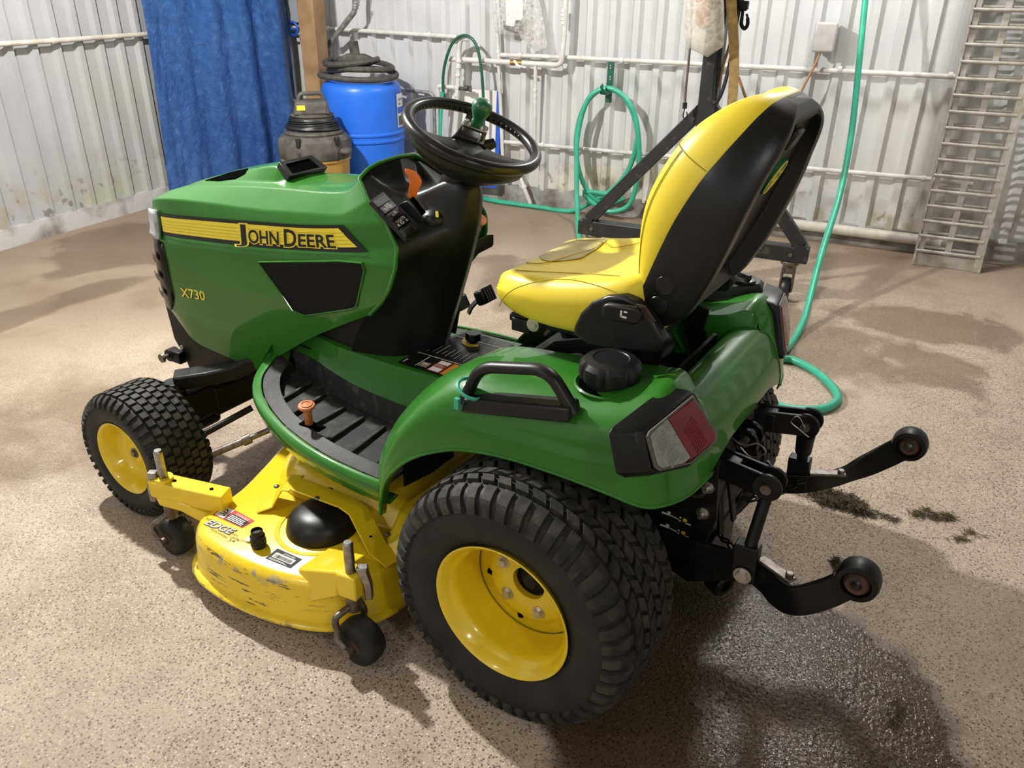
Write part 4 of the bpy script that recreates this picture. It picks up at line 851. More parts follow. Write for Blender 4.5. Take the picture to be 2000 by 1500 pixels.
# stripe on both sides
def band(s0, s1, k0, k1, off, sg, n=40, slant0=0.0, slant1=0.0):
    m = MB(); rws = []
    for j in range(5):
        k = k0+(k1-k0)*j/4; r_ = []
        for i in range(n+1):
            a = s0+slant0*j/4; b = s1+slant1*j/4; p = hpt(a+(b-a)*i/n, k); r_.append(V((p.x, sg*(p.y+off), p.z)))
        rws.append(r_)
    m.grid(rws); return m
for sg in (1, -1):
    st = obj('hood_stripe', band(1.50, 8.05, 4.93, 6.18, .0035, sg, slant1=.36), M['decblk'], TR, smooth=60)
    obj('stripe_yellow', band(1.56, 7.95, 5.10, 5.88, .0045, sg, slant0=.04, slant1=.28), M['decyel'], st, smooth=60)
    for k in (5.28, 5.43, 5.58, 5.73):
        obj('stripe_line', band(1.58, 8.0+.25*(k-5.1), k, k+.03, .0051, sg), M['decyel2'], st, smooth=60)
    # lettering, laid along the stripe
    def letter(s, x0, x1, kb, kt, off, h):
        m = MB(); vs, fs = text_pts(s, off); b, _ = text_pts(s, 0.0)
        a0, a1 = min(v.x for v in b), max(v.x for v in b)
        out = []
        for v in vs:
            f = (v.x-a0)/(a1-a0); x = x0+(x1-x0)*f if sg > 0 else x1+(x0-x1)*f
            k = kb+(kt-kb)*v.y/.70; s_ = hood_s_at(x, 5.8); p = hpt(s_, min(k, 6.9)); out.append(V((p.x, sg*(p.y+h), p.z)))
        m.add(out, fs); return m
    for off, h, mt, nm in ((.075, .0058, 'decyel', 'letter_outline'), (.022, .0068, 'decblk', 'letter')):
        for s, xa, xb, kb, kt in (('J', 1.112, 1.074, 5.96, 5.12), ('OHN', 1.061, .936, 5.90, 5.32), ('D', .912, .866, 5.93, 5.18), ('EERE', .856, .718, 5.90, 5.36)):
            if sg < 0: xa, xb = {'J': (.722, .766), 'OHN': (.773, .898), 'D': (.922, .968), 'EERE': (.978, 1.116)}[s][::-1]
            xa, xb = HX(xa, 1)[0], HX(xb, 1)[0]; obj(nm, letter(s, xa, xb, kb, kt, off, h), M[mt], st, smooth=0)
    # side screen
    sp = [(1.022, .882), (.70, .945), (.618, .955), (.612, .935), (.655, .826), (.672, .815), (.86, .752), (.905, .758)]
    sp = [HX(*q_) for q_ in sp]
    def sy(x, z): 
        s = hood_s_at(x, 8)
        q = hood_sec(s)
        for a, b in zip(q[6:], q[7:]):
            if b.z <= z <= a.z: t = (a.z-z)/max(1e-6, a.z-b.z); return a.y+(b.y-a.y)*t
        return q[8].y
    poly = [V((x, sg*(sy(x, z)+.003), z)) for x, z in cr([V((x, z, 0)) for x, z in sp], 1, True) for x, z in [(x, z)]] if False else [V((x, sg*(sy(x, z)+.003), z)) for x, z in sp]
    mb = MB(); mb.prism(poly, (0, -sg*.012, 0)); scn = obj('side_screen', mb, M['screen'], TR, smooth=0, bev=.002)
    mb = MB(); mb.tube([p+V((0, sg*.0005, 0)) for p in poly], .003, 6, closed=True); obj('screen_rim', mb, M['green'], scn)
    # model number
    for off, h, mt in ((.05, .0030, 'decblk'), (.012, .0042, 'decyel')):
        m = MB(); o3 = narrow((1.420, .2735, .692), .72) if sg > 0 else narrow((1.30, .2735, .710), .72); o3.y *= sg; xd = V((-1, 0, .10)) if sg > 0 else V((1, 0, -.10))
        put_text(m, 'X730', o3+V((0, sg*(h+.001), 0)), xd, (0.05 if sg > 0 else .05, 0, 1), .032, .125, off); obj('model_number', m, M[mt], hood, smooth=0)

# ------------------------------------------------------------------ dash and steering column cowl
DR = [
 (.60, [(.585, 0), (.592, .07), (.612, .12), (.66, .17), (.77, .20)]),
 (.68, [(.562, 0), (.570, .07), (.592, .13), (.635, .185), (.735, .225)]),
 (.78, [(.528, 0), (.536, .07), (.560, .135), (.595, .195), (.655, .255)]),
 (.87, [(.497, 0), (.505, .07), (.530, .14), (.555, .205), (.570, .272)]),
 (.95, [(.472, 0), (.480, .07), (.500, .14), (.513, .21), (.520, .278)]),
 (1.00, [(.458, 0), (.466, .06), (.486, .12), (.500, .20), (.512, .277)]),
]
rows = [[V((x, y, z)) for x, y in r] for z, r in DR]
rows += [[V(p) for p in r] for r in (
 [(.450, 0, 1.05), (.457, .055, 1.045), (.488, .10, 1.028), (.530, .19, 1.040), (.545, .270, 1.068)],
 [(.450, 0, 1.125), (.462, .06, 1.112), (.520, .100, 1.056), (.585, .165, 1.075), (.622, .247, 1.105)],
 [(.500, 0, 1.145), (.512, .06, 1.135), (.575, .100, 1.078), (.635, .145, 1.103), (.688, .193, 1.139)],
 [(.600, 0, 1.10), (.605, .06, 1.097), (.630, .10, 1.098), (.668, .135, 1.122), (.705, .150, 1.152)],
 [(.690, 0, 1.097), (.690, .06, 1.098), (.690, .10, 1.105), (.700, .125, 1.130), (.715, .132, 1.156)],
 [(.716, 0, 1.160), (.716, .04, 1.160), (.716, .075, 1.159), (.716, .10, 1.158), (.716, .130, 1.157)])]
rows = [[narrow(p, .72) if abs(p.y) > 1e-6 else p for p in r] for r in rows]
rows2 = []
for r in rows: q = cr(r, 5); rows2.append([V((p.x, -p.y, p.z)) for p in reversed(q[1:])]+q)
cols = list(zip(*rows2)); cols = [cr(list(c_), 4) for c_ in cols]; mb = MB(); mb.grid([list(r) for r in zip(*cols)])
dash = obj('dash_cowl', mb, M['black'], TR, smooth=50)
# switch modules on the left of the dash
pn0 = V((.610, .150, 1.052)); ax = (V((.503, .205, 1.021))-V((.644, .2, 1.112))).normalized(); ay = V((.10, -1, -.20)); ay = (ay-ax*ay.dot(ax)).normalized(); an = ax.cross(ay); an = an if an.z > 0 else -an
def dp(px, py, h=.006): return atpl(px, py, pn0+an*h, an)
def poly_px(pts, h, th, mat, name, par, bev=0): m = MB(); q = [dp(a, b, h) for a, b in pts]; m.prism(q, -an*th); return obj(name, m, mat, par, smooth=0, bev=bev)
poly_px([(724, 390), (752, 370), (822, 450), (806, 466), (796, 466)], .004, .014, M['black'], 'switch_panel', dash, .003)
def quadpx(a, b, c, d, n, h, mat, name, par): return poly_px([a, b, c, d], h, .008, mat, name, par, .0015)
sw = [((727, 393), (750, 378), (762, 390), (739, 405), 'blank_plate'), ((741, 406), (764, 391), (776, 402), (752, 418), 'outlet_plate'), ((755, 419), (777, 404), (789, 416), (768, 431), 'rocker_switch'), ((769, 432), (791, 417), (802, 430), (780, 445), 'lights_plate'), ((782, 447), (804, 432), (816, 447), (794, 462), 'rocker_switch')]
mods = []
for a, b, c_, d, nm in sw: mods.append(quadpx(a, b, c_, d, 4, .010, M['blackgloss'] if 'plate' in nm else M['black'], nm, dash))
for k in (2, 4):
    a, b, c_, d, nm = sw[k]; cx = (a[0]+b[0]+c_[0]+d[0])/4; cy = (a[1]+b[1]+c_[1]+d[1])/4
    q = [(cx+(p[0]-cx)*.62, cy+(p[1]-cy)*.62) for p in (a, b, c_, d)]; poly_px(q, .017, .010, M['blackgloss'], 'rocker', dash, .003)
def txt_px(s, x0, y0, x1, y1, h, par, lift=.0125, mat='decwht'):
    m = MB(); a, b = dp(x0, y0, lift), dp(x1, y1, lift); x = (b-a); put_text(m, s, a, x, an.cross(x.normalized()), h, x.length); obj('switch_print', m, M[mat], par, smooth=0)
txt_px('12V', 754, 404, 761, 399, .008, dash); txt_px('OUTLET', 753, 412, 768, 402, .008, dash)
txt_px('LIGHTS', 777, 436, 792, 425, .008, dash); txt_px('O', 795, 432, 798, 430, .007, dash); txt_px('D', 786, 438, 791, 435, .008, dash); txt_px('A', 779, 443, 783, 440, .007, dash)
txt_px('O', 772, 417, 775, 415, .007, dash, .019); txt_px('_', 766, 421, 770, 418, .007, dash, .019); txt_px('&', 771, 389, 778, 384, .011, dash, .0)
# throttle lever, slot housing and choke knob
mb = MB(); lv = [at(804, 388, y=.10), at(806, 376, y=.10), at(810, 363, y=.10), at(811, 352, y=.10), at(806, 341, y=.10), at(802, 333, y=.10)]
wv = (at(815, 384, y=.10)-at(797, 381, y=.10)).normalized(); dv = V((.75, .2, .3)).normalized()
secs = []
for p, a, b in zip(lv, (.0095, .0105, .012, .016, .0185, .0155), (.009, .010, .012, .014, .015, .012)):
    secs.append([p+wv*(a*math.cos(t))+dv*(b*math.sin(t)) for t in [2*PI*k/16+.2 for k in range(16)]])
cols = [cr(list(c_), 4) for c_ in zip(*secs)]; mb.loops([list(r) for r in zip(*cols)]); obj('throttle_lever', mb, M['orange'], dash, smooth=50)
hs = [at(775, 397, y=.115), at(795, 389, y=.115), at(830, 425, y=.100), at(826, 437, y=.105), at(810, 430, y=.115)]
mb = MB(); mb.prism(hs, V((-.02, -.02, -.05))); obj('lever_housing', mb, M['black'], dash, bev=.006, seg=3)
mb = MB(); mb.bar(at(803, 388, y=.110)+V((-.004, .004, .004)), at(828, 420, y=.097)+V((-.004, .004, .004)), .012, .006, up=(-.5, .5, .7)); obj('lever_slot', mb, M['dark'], dash)
mb = MB(); q = at(848, 423, y=.078); mb.ball(q+V((.01, -.01, -.012)), .036, sc=(1, 1, .8)); obj('key_boss', mb, M['black'], dash)
mb = MB(); mb.bar(q+V((-.026, .022, .016)), q+V((-.036, .032, .018)), .007, .016); obj('key', mb, M['decyel'], dash, bev=.002)
# ------------------------------------------------------------------ steering wheel
SC = V((.468, 0, 1.249)); ST = .384; se = V((math.cos(ST), 0, math.sin(ST))); sn = V((-math.sin(ST), 0, math.cos(ST)))
def swp(r, a, h=0.0): return SC+se*(r*math.cos(a))+YH*(r*math.sin(a))+sn*h
mb = MB(); mb.tube([swp(.173, 2*PI*i/72) for i in range(72)], .0155, 14, closed=True); sw_ = obj('steering_wheel', mb, M['grip'], TR, smooth=60)
mb = MB()
for i in range(26):
    a = -1.9+i*.105; mb.ball(swp(.1610, a, -.001), .0062, 8, 6)
obj('finger_grips', mb, M['grip'], sw_)
mb = MB(); mb.lathe([(.001, -.034), (.040, -.034), (.050, -.040), (.050, -.075), (.042, -.10), (.034, -.125)], SC, tuple(sn), 36); obj('wheel_hub', mb, M['black'], sw_)
kn = -1.06
def spoke(a, wi, wo, ri=.035, ro=.165):
    m = MB(); R_ = []
    for f in [j/8 for j in range(9)]:
        r = ri+(ro-ri)*f; w2 = wi*(1-f)**1.5+wo*(1-(1-f)**1.5); h = -.036+.034*f**1.6; t_ = V(-se*math.sin(a)+YH*math.cos(a))
        c_ = swp(r, a, h); R_.append([c_-t_*w2-sn*.004, c_+t_*w2-sn*.004, c_+t_*w2*.8+sn*.006, c_-t_*w2*.8+sn*.006])
    m.grid(R_, wrap=True, caps=True); return m
obj('spoke', spoke(kn+.12, .050, .016), M['black'], sw_, smooth=60); obj('spoke', spoke(kn+.12+2.09, .050, .030), M['black'], sw_, smooth=60); obj('spoke', spoke(kn+.12-2.09, .050, .030), M['black'], sw_, smooth=60)
# the deep web between the two lower spokes
mb = MB(); R_ = []
for i in range(25):
    a = kn+.0+1.95+(2*PI-3.90)*i/24; R_.append([swp(.166, a, -.002), swp(.172, a, -.016), swp(.160, a, -.046), swp(.120, a, -.078), swp(.045, a, -.100), swp(.040, a, -.045), swp(.11, a, -.030), swp(.150, a, -.012)])
mb.grid(R_, wrap=True, caps=True); obj('wheel_web', mb, M['black'], sw_, smooth=50)
mb = MB(); q = swp(.090, kn+.12, -.006); put_text(mb, 'DEERE', q+sn*.0015, V(se*-math.cos(kn)-YH*math.sin(kn)), V(se*math.sin(kn)-YH*math.cos(kn)), .012, .05); obj('wheel_lettering', mb, M['shell'], sw_, smooth=0)
# spinner knob clamped on the rim
kp = swp(.070, kn, -.006); kt = V(-se*math.sin(kn)+YH*math.cos(kn))
mb = MB(); mb.bar(kp-kt*.034, kp+kt*.034, .030, .010, up=tuple(sn)); mb.bar(kp-kt*.034-sn*.034, kp+kt*.034-sn*.034, .026, .008, up=tuple(sn))
for sg in (-1, 1): mb.cyl(kp+kt*.027*sg-sn*.042, kp+kt*.027*sg+sn*.014, .007, n=8)
cl = obj('knob_clamp', mb, M['steel'], sw_, bev=.003)
mb = MB(); mb.lathe([(.013, 0), (.017, .010), (.0155, .020), (.020, .031), (.0265, .045), (.0275, .057), (.024, .068), (.012, .075), (.001, .076)], kp+sn*.004, tuple(sn), 28); obj('spinner_knob', mb, M['knobgrn'], sw_, smooth=60)
mb = MB(); mb.lathe([(.050, -.19), (.046, -.14), (.042, -.10)], SC, tuple(sn), 30); obj('steering_column', mb, M['black'], TR)
# lever right of the column
mb = MB(); a, b = at(930, 292, y=-.10), at(966, 279, y=-.14); mb.tube([a+(a-b)*.6, a, (a+b)/2, b], [.012, .015, .017, .013], 14); obj('hydraulic_lever', mb, M['black'], TR)
# things on the far side of the column: orange brake latch, pedals, right lever
mb = MB(); a = at(934, 436, y=-.12); mb.cyl(a-V((0, 0, .02)), a, .008, n=10); mb.cyl(a, a+V((-.01, .005, .014)), .016, .021, n=16); obj('park_brake_knob', mb, M['orangedull'], TR)
mb = MB(); mb.strip(cr([at(884, 650, y=-.06), at(900, 560, y=-.09), at(918, 480, y=-.11), at(931, 432, y=-.12)], 5), .022, .006, up=(0, 1, 0)); obj('brake_rod', mb, M['blackgloss'], TR)
mb = MB(); a, b = at(915, 492, y=-.12), at(960, 468, y=-.18); mb.loops([[a+(b-a)*f+V((0, 0, s_*.018*k_))+V((.5, .5, 0))*(r_*.012*k_) for s_, r_ in ((-1, -1), (-1, 1), (1, 1), (1, -1))] for f, k_ in ((-.2, .6), (.15, 1), (.9, 1.05), (1, .8))]); obj('brake_pedal', mb, M['black'], TR, bev=.004)
mb = MB(); a = at(935, 580, y=-.27); mb.strip(cr([at(915, 612, y=-.24), at(922, 598, y=-.25), at(935, 585, y=-.27)], 4), .03, .006, up=(.5, .5, .6)); obj('pedal_arm', mb, M['frame'], TR)
mb = MB(); mb.box(at(946, 578, y=-.28), (.04, .062, .05), Matrix.Rotation(.5, 3, 'Y')); obj('forward_pedal', mb, M['black'], TR, bev=.010, seg=3)
mb = MB()
for k in range(4): mb.box(at(946, 578, y=-.28)+V((-.019, -.02+.013*k, .012)), (.008, .007, .05), Matrix.Rotation(.5, 3, 'Y'))
obj('pedal_tread', mb, M['black'], TR)
mb = MB(); mb.box(at(897, 592, y=-.20), (.04, .062, .05), Matrix.Rotation(.5, 3, 'Y')); obj('reverse_pedal', mb, M['black'], TR, bev=.010, seg=3)
# ------------------------------------------------------------------ seat
def cushion_sec(x, zt, zb, hw, dish):
    L_ = [(0, zt-dish), (hw*.45, zt-dish*.8), (hw*.72, zt-.002), (hw*.90, zt-.004), (hw, zt-.030), (hw*1.02, (zt+zb)/2), (hw*.97, zb+.010), (hw*.80, zb)]
    L_ = [V((x, y, z)) for y, z in L_]; return [V((p.x, -p.y, p.z)) for p in reversed(L_[1:])]+L_
secs = [cushion_sec(.285, .945, .915, .150, .004), cushion_sec(.268, .962, .897, .185, .006), cushion_sec(.235, .972, .885, .205, .008), cushion_sec(.18, .980, .876, .222, .012), cushion_sec(.10, .990, .872, .232, .018), cushion_sec(.00, 1.010, .876, .236, .016), cushion_sec(-.08, 1.030, .880, .230, .018), cushion_sec(-.13, 1.045, .890, .200, .012), cushion_sec(-.155, 1.04, .90, .16, .006)]
mb = MB(); cols = [cr(list(c_), 4) for c_ in zip(*[cr(s, 3) for s in secs])]; mb.loops([list(r) for r in zip(*cols)], (True, True)); cush = obj('seat_cushion', mb, M['vinyl'], TR, smooth=60)
def seam(pts, r=.0012, mat='thread', par=None, n=6, nm='seam'): m = MB(); m.tube(cr(pts, n), r, 6); return obj(nm, m, M[mat], par)
# piping round the side panel and the centre panel lines
seam([at(a, b, y=yy) for a, b, yy in ((975, 597, .200), (985, 580, .222), (1010, 562, .238), (1060, 548, .243), (1110, 546, .243), (1160, 556, .240), (1205, 572, .236))], par=cush)
def ctop(x, y):
    z = -9
    for s in range(len(secs)-1):
        x0, x1 = secs[s][0].x, secs[s+1][0].x
        if x1 <= x <= x0:
            t = (x0-x)/(x0-x1)
            def zz(sec):
                h = [p for p in sec if p.y >= 0]
                for a, b in zip(h, h[1:]):
                    if a.y <= abs(y) <= b.y: return a.z+(b.z-a.z)*(abs(y)-a.y)/max(1e-6, b.y-a.y)
                return h[0].z
            return zz(secs[s])*(1-t)+zz(secs[s+1])*t
    return .97
def ct(x, y, h=.0025): return V((x, y, ctop(x, y)+h))
seam([ct(.235, .155), ct(.15, .150), ct(.10, .125), ct(.02, .16), ct(-.06, .19)], par=cush); seam([ct(.235, -.155), ct(.15, -.150), ct(.10, -.125), ct(.02, -.16), ct(-.06, -.19)], par=cush)
seam([ct(.262, .06), ct(.235, .075), ct(.205, .055), ct(.18, -.03), ct(.155, -.10), ct(.15, -.15)], par=cush)
# worn patch on the front edge, right of the middle
mb = MB(); R_ = []
for i in range(13):
    x = .273-.0105*i; R_.append([ct(x, -.172+(.15+.06*math.sin(i/12*PI))*j/8, .0022) for j in range(9)])
mb.grid(R_); obj('worn_patch', mb, M['vinylworn'], cush, smooth=70)
# black moulded sides of the cushion
for sg in (1, -1):
    pl = [(.020, .885), (.018, .905), (.004, .940), (-.022, .972), (-.060, .995), (-.098, 1.003), (-.130, .995), (-.168, .965), (-.200, .925), (-.185, .890), (-.10, .872), (-.02, .870)]
    mb = MB(); mb.prism([V((x, sg*.212, z)) for x, z in pl], (0, sg*.036, 0)); obj('seat_side_cover', mb, M['shell'], TR, bev=.008, seg=3)
mb = MB(); a, b = at(1180, 606, y=.268), at(1252, 618, y=.268); mb.loops([[p+V((0, s_*.009, r_*h_)) for s_, r_ in ((-1, -1), (1, -1), (1, 1), (-1, 1))] for p, h_ in ((a-(b-a)*.03, .013), (a+(b-a)*.12, .019), (b-(b-a)*.12, .020), (b, .013))]); rl = obj('recline_lever', mb, M['black'], TR, bev=.006, seg=3)
mb = MB(); q = at(1213, 613, y=.279); mb.box(q, (.004, .001, .014)); mb.box(q+V((-.006, 0, -.006)), (.014, .001, .004)); mb.box(q+V((-.010, 0, .006)), (.008, .001, .003)); obj('lever_symbol', mb, M['decwht'], rl)
mb = MB(); q = at(1250, 608, y=.245); mb.cyl(q-YH*.01, q+YH*.025, .012, n=14); obj('lever_shaft', mb, M['steel'], TR)
mb = MB(); q = at(1262, 620, y=.24); mb.prism([at(1235, 590, y=.243), at(1262, 597, y=.243), at(1283, 628, y=.243), at(1252, 632, y=.243)], (0, .004, 0)); obj('hinge_plate', mb, M['rust'], TR, bev=.002)
# backrest
BO = V((-.120, 0, 1.030)); ba = V((-.457, 0, .889)).normalized(); bn = V((.889, 0, .457)).normalized()
def bp(s, y, n_): return BO+ba*s+YH*y+bn*n_
#      s     half-width  front bulge  shell depth  seam offset
BK = [(-.068, .190, .001, .018, -.076), (-.052, .197, .004, .052, -.052), (-.030, .202, .012, .100, -.014), (.00, .206, .034, .116, -.008), (.08, .219, .070, .124, 0), (.16, .228, .088, .122, .006), (.25, .226, .092, .108, .006), (.31, .206, .088, .092, .002), (.36, .178, .072, .080, -.002), (.395, .146, .052, .068, -.004), (.418, .105, .030, .050, -.006), (.430, .058, .010, .028, -.010)]
def smooth_tab(tab, n=4): return [tuple(v) for v in map(lambda q: (q[0], q[1], q[2], q[3], q[4]), [tuple(a) for a in _cr5(tab, n)])]
def _cr5(tab, n):
    out = []; m = len(tab)
    for i in range(m-1):
        P_ = [tab[max(i-1, 0)], tab[i], tab[i+1], tab[min(i+2, m-1)]]
        for j in range(n):
            t = j/n; out.append([0.5*(2*b+(c_-a)*t+(2*a-5*b+4*c_-d)*t*t+(3*b-a-3*c_+d)*t**3) for a, b, c_, d in zip(*P_)])
    out.append(list(tab[-1])); return out
BT = _cr5(BK, 5)
mb = MB(); R_ = []
for s, hw, fb, sd, so in BT:
    q = [(-1, so-.01), (-.995, so+fb*.25), (-.95, so+fb*.62), (-.84, so+fb*.95), (-.70, so+fb*1.02), (-.45, so+fb*.80), (0, so+fb*.70)]
    q = q+[(-a, b) for a, b in reversed(q[:-1])]; R_.append([bp(s, a*hw*.985, b) for a, b in q])
mb.loops(R_, (True, True)); back = obj('seat_back_cushion', mb, M['vinyl'], TR, smooth=60)
for sg in (1, -1):
    seam([bp(s, sg*hw*.985*.90, so+fb*.80) for s, hw, fb, sd, so in BT[6:33:2]], par=back, n=2)
    s, hw, fb, sd, so = BT[32]; seam([bp(s, sg*hw*.985*a_, so+fb*b_) for a_, b_ in ((1.0, .05), (.995, .26), (.95, .63), (.84, .965), (.70, 1.03))], par=back, n=3)
mb = MB(); R_ = []
for s, hw, fb, sd, so in BT:
    d = sd; q = [(-1.0, so), (-1.012, so-d*.10), (-1.012, so-d*.60), (-.985, so-d*.90), (-.955, so-d*.985), (-.93, so-d*1.0), (-.80, so-d*1.0), (-.775, so-d*.98), (-.73, so-d*.68), (0, so-d*.64)]
    flat_ = s < .0 or s > .385
    if flat_:
        k = min(1, (max(.0-s, s-.385))/.03); q = [(a, b if i < 6 else so-d*((1-k)*{6: 1.0, 7: .98, 8: .68, 9: .64}[i]+k*1.0)) for i, (a, b) in enumerate(q)]
    q = q+[(-a, b) for a, b in reversed(q[:-1])]; R_.append([bp(s, a*hw, b) for a, b in q])
mb.loops(R_, (True, True)); shell = obj('seat_back_shell', mb, M['shell'], TR, smooth=45)
for s, o_ in ((.030, -.050), (-.022, -.060)):
    hw = .222; mb = MB(); q = bp(s, .2085 if s < .0 else .2155, o_); mb.lathe([(.001, .002), (.020, .002), (.0215, 0)], q, (0, 1, 0), 28); obj('shell_cap', mb, M['shell'], shell)
# emblem on the shell
ec = bp(.275, 0, -.078); mb = MB(); mb.loops([[ec+ba*(.044*math.cos(t))+YH*(.036*math.sin(t))+bn*h for t in [2*PI*k/28 for k in range(28)]] for h in (.01, -.0005)]); em = obj('shell_emblem', mb, M['knobgrn'], shell)
mb = MB()
for k in range(1): mb.tube([ec+ba*(.040*math.cos(t))+YH*(.032*math.sin(t))-bn*.0012 for t in [2*PI*k/28 for k in range(28)]], .0011, 6, closed=True)
for a, b, c_, d in ((-.03, -.01, .01, .012), (.01, .012, .028, -.006), (.0, .0, -.012, -.022), (-.012, -.02, -.02, -.004), (-.005, .012, -.03, .02)):
    mb.bar(ec+ba*c_+YH*a-bn*.0012, ec+ba*d+YH*b-bn*.0012, .0045, .0012, up=tuple(bn))
obj('emblem_mark', mb, M['decyel'], em)
mb = MB(); mb.bar(bp(.36, -.03, -.062), bp(.36, .03, -.062), .045, .016, up=tuple(bn)); obj('shell_boss', mb, M['shell'], shell, bev=.006)
mb = MB(); q = bp(.075, -.03, -.0825); mb.loops([[q+ba*(.022*math.cos(t))+YH*(.012*math.sin(t))-bn*h for t in [2*PI*k/16 for k in range(16)]] for h in (-.004, .001)]); obj('shell_hole', mb, M['dark'], shell)
# seat pan, suspension and slides
mb = MB(); mb.box((.05, 0, .862), (.36, .38, .02)); mb.box((.19, .19, .850), (.055, .02, .035)); mb.box((.19, -.19, .850), (.055, .02, .035)); obj('seat_pan', mb, M['frame'], TR, bev=.004)
mb = MB(); q = at(1042, 634, y=.208); mb.cyl(q-YH*.014, q+YH*.004, .017, n=20); mb.cyl(q-YH*.014, q+YH*.007, .009, n=16); obj('pan_bolt', mb, M['zinc'], TR)
for sg in (1, -1):
    mb = MB(); mb.strip([V((.19, sg*.15, .72)), V((.11, sg*.15, .795)), V((-.06, sg*.15, .85))], .012, .035, up=(0, 0, 1)); obj('suspension_arm', mb, M['frame'], TR)
    mb = MB(); mb.strip([V((-.16, sg*.15, .72)), V((-.13, sg*.15, .80)), V((-.14, sg*.15, .86))], .012, .05, up=(1, 0, 0)); obj('suspension_arm', mb, M['frame'], TR)
mb = MB(); mb.box((.02, 0, .70), (.46, .32, .025)); mb.box((.16, .155, .735), (.16, .006, .06)); mb.box((.16, -.155, .735), (.16, .006, .06)); mb.bar((-.19, .13, .765), (-.19, -.14, .765), .01, .07); obj('suspension_base', mb, M['frame'], TR)
mb = MB()
for k in range(4): mb.ball(V((.10-.055*k, .03*math.sin(k*2.1), .79+.006*math.cos(k*3))), .055, sc=(1.2, 1.9, .45))
obj('suspension_boot', mb, M['black'], TR)

# ------------------------------------------------------------------ fenders and rear body
FS = [  # lip, side, roll, top-mid, inner    (left half)
 [(.458, .462, .335), (.463, .458, .340), (.468, .446, .345), (.478, .430, .352), (.480, .420, .355)],
 [(.436, .462, .435), (.450, .458, .436), (.466, .444, .442), (.500, .400, .452), (.510, .300, .470)],
 [(.395, .462, .500), (.412, .458, .510), (.440, .440, .528), (.475, .360, .555), (.480, .200, .565)],
 [(.335, .462, .556), (.355, .457, .585), (.385, .438, .618), (.408, .350, .650), (.405, .200, .655)],
 [(.262, .463, .600), (.280, .455, .655), (.305, .432, .705), (.318, .345, .738), (.312, .200, .732)],
 [(.180, .464, .633), (.195, .454, .695), (.212, .428, .758), (.220, .335, .792), (.215, .195, .785)],
 [(.060, .466, .655), (.060, .454, .712), (.060, .428, .776), (.060, .330, .810), (.060, .190, .803)],
 [(-.080, .467, .660), (-.080, .454, .722), (-.080, .428, .790), (-.080, .330, .824), (-.080, .186, .816)],
 [(-.190, .466, .656), (-.190, .452, .730), (-.190, .426, .805), (-.190, .330, .846), (-.190, .190, .834)],
 [(-.262, .456, .645), (-.256, .444, .732), (-.246, .416, .814), (-.244, .320, .862), (-.240, .215, .850)],
 [(-.298, .425, .640), (-.290, .420, .715), (-.278, .395, .790), (-.272, .310, .842), (-.268, .222, .826)],
 [(-.328, .350, .634), (-.322, .345, .690), (-.305, .335, .765), (-.288, .290, .825), (-.280, .218, .804)],
 [(-.345, .260, .645), (-.340, .255, .690), (-.325, .245, .745), (-.300, .232, .790), (-.284, .210, .800)],
]
FS = [[V(p) for p in s] for s in FS]
for i_, k_ in enumerate((.979, .980, .982, .986, .991, .996)): FS[i_] = [CAM+(p-CAM)*(k_ if j_ < 3 else (1+k_)/2) for j_, p in enumerate(FS[i_])]
for sg in (1, -1):
    secs_ = [cr([V((p.x, sg*p.y, p.z)) for p in s], 5) for s in FS]
    cols = [cr(list(c_), 5) for c_ in zip(*secs_)]; g = [list(r) for r in zip(*cols)]
    mb = MB(); mb.grid(g)
    # turned-in flange under the lip
    mb.grid([[r[0] for r in g], [r[0]+V((0, -sg*.022, -.004)) for r in g]])
    # inner wall of the fender down to the platform / bucket
    inn = [r[-1] for r in g]; mb.grid([inn[25:52], [V((p.x, sg*.165, min(p.z, .72))) for p in inn[25:52]]])
    fd = obj('fender', mb, M['green'], TR, smooth=50); md = fd.modifiers.new('t', 'SOLIDIFY'); md.thickness = .004; md.offset = 0
    mb = MB(); mb.tube([r[0] for r in g], .0048, 8); obj('fender_edge', mb, M['green'], fd)
# rear cross panel with the bucket behind the seat
mb = MB(); ys = [-.215, -.19, -.12, 0, .12, .19, .215]; R_ = []
for y in ys:
    k = y/.215
    R_.append([V((x, k*h, z+(0 if j < 10 else .033*max(0, 1-max(0, abs(k)-.62)/.38)*(j-9)/2))) for j, (x, z, h) in enumerate(((-.08, .700, .165), (-.155, .702, .150), (-.185, .725, .155), (-.205, .785, .170), (-.222, .804, .200), (-.245, .812, .222), (-.268, .810, .226), (-.284, .801, .216), (-.300, .789, .233), (-.325, .744, .2465), (-.340, .690, .2565), (-.345, .648, .2615)))])
    continue
    k = abs(y)/.215; R_.append([V((-.08, y*.78, .700)), V((-.155, y*.78, .702)), V((-.185, y*.80, .725)), V((-.205, y*.86, .785)), V((-.222, y*.92, .803)), V((-.245, y*.97, .808)), V((-.268, y*.99, .805)), V((-.281, y, .796)), V((-.296, y, .775)), V((-.322, y, .722)), V((-.340, y*.9, .685+.004*k)), V((-.343, y*.88, .678+.006*k))])
mb.grid([cr(r, 3) for r in zip(*[cr(c_, 4) for c_ in R_])] if False else [cr(c_, 4) for c_ in R_]); obj('rear_panel', mb, M['green'], TR, smooth=50)
mb = MB()
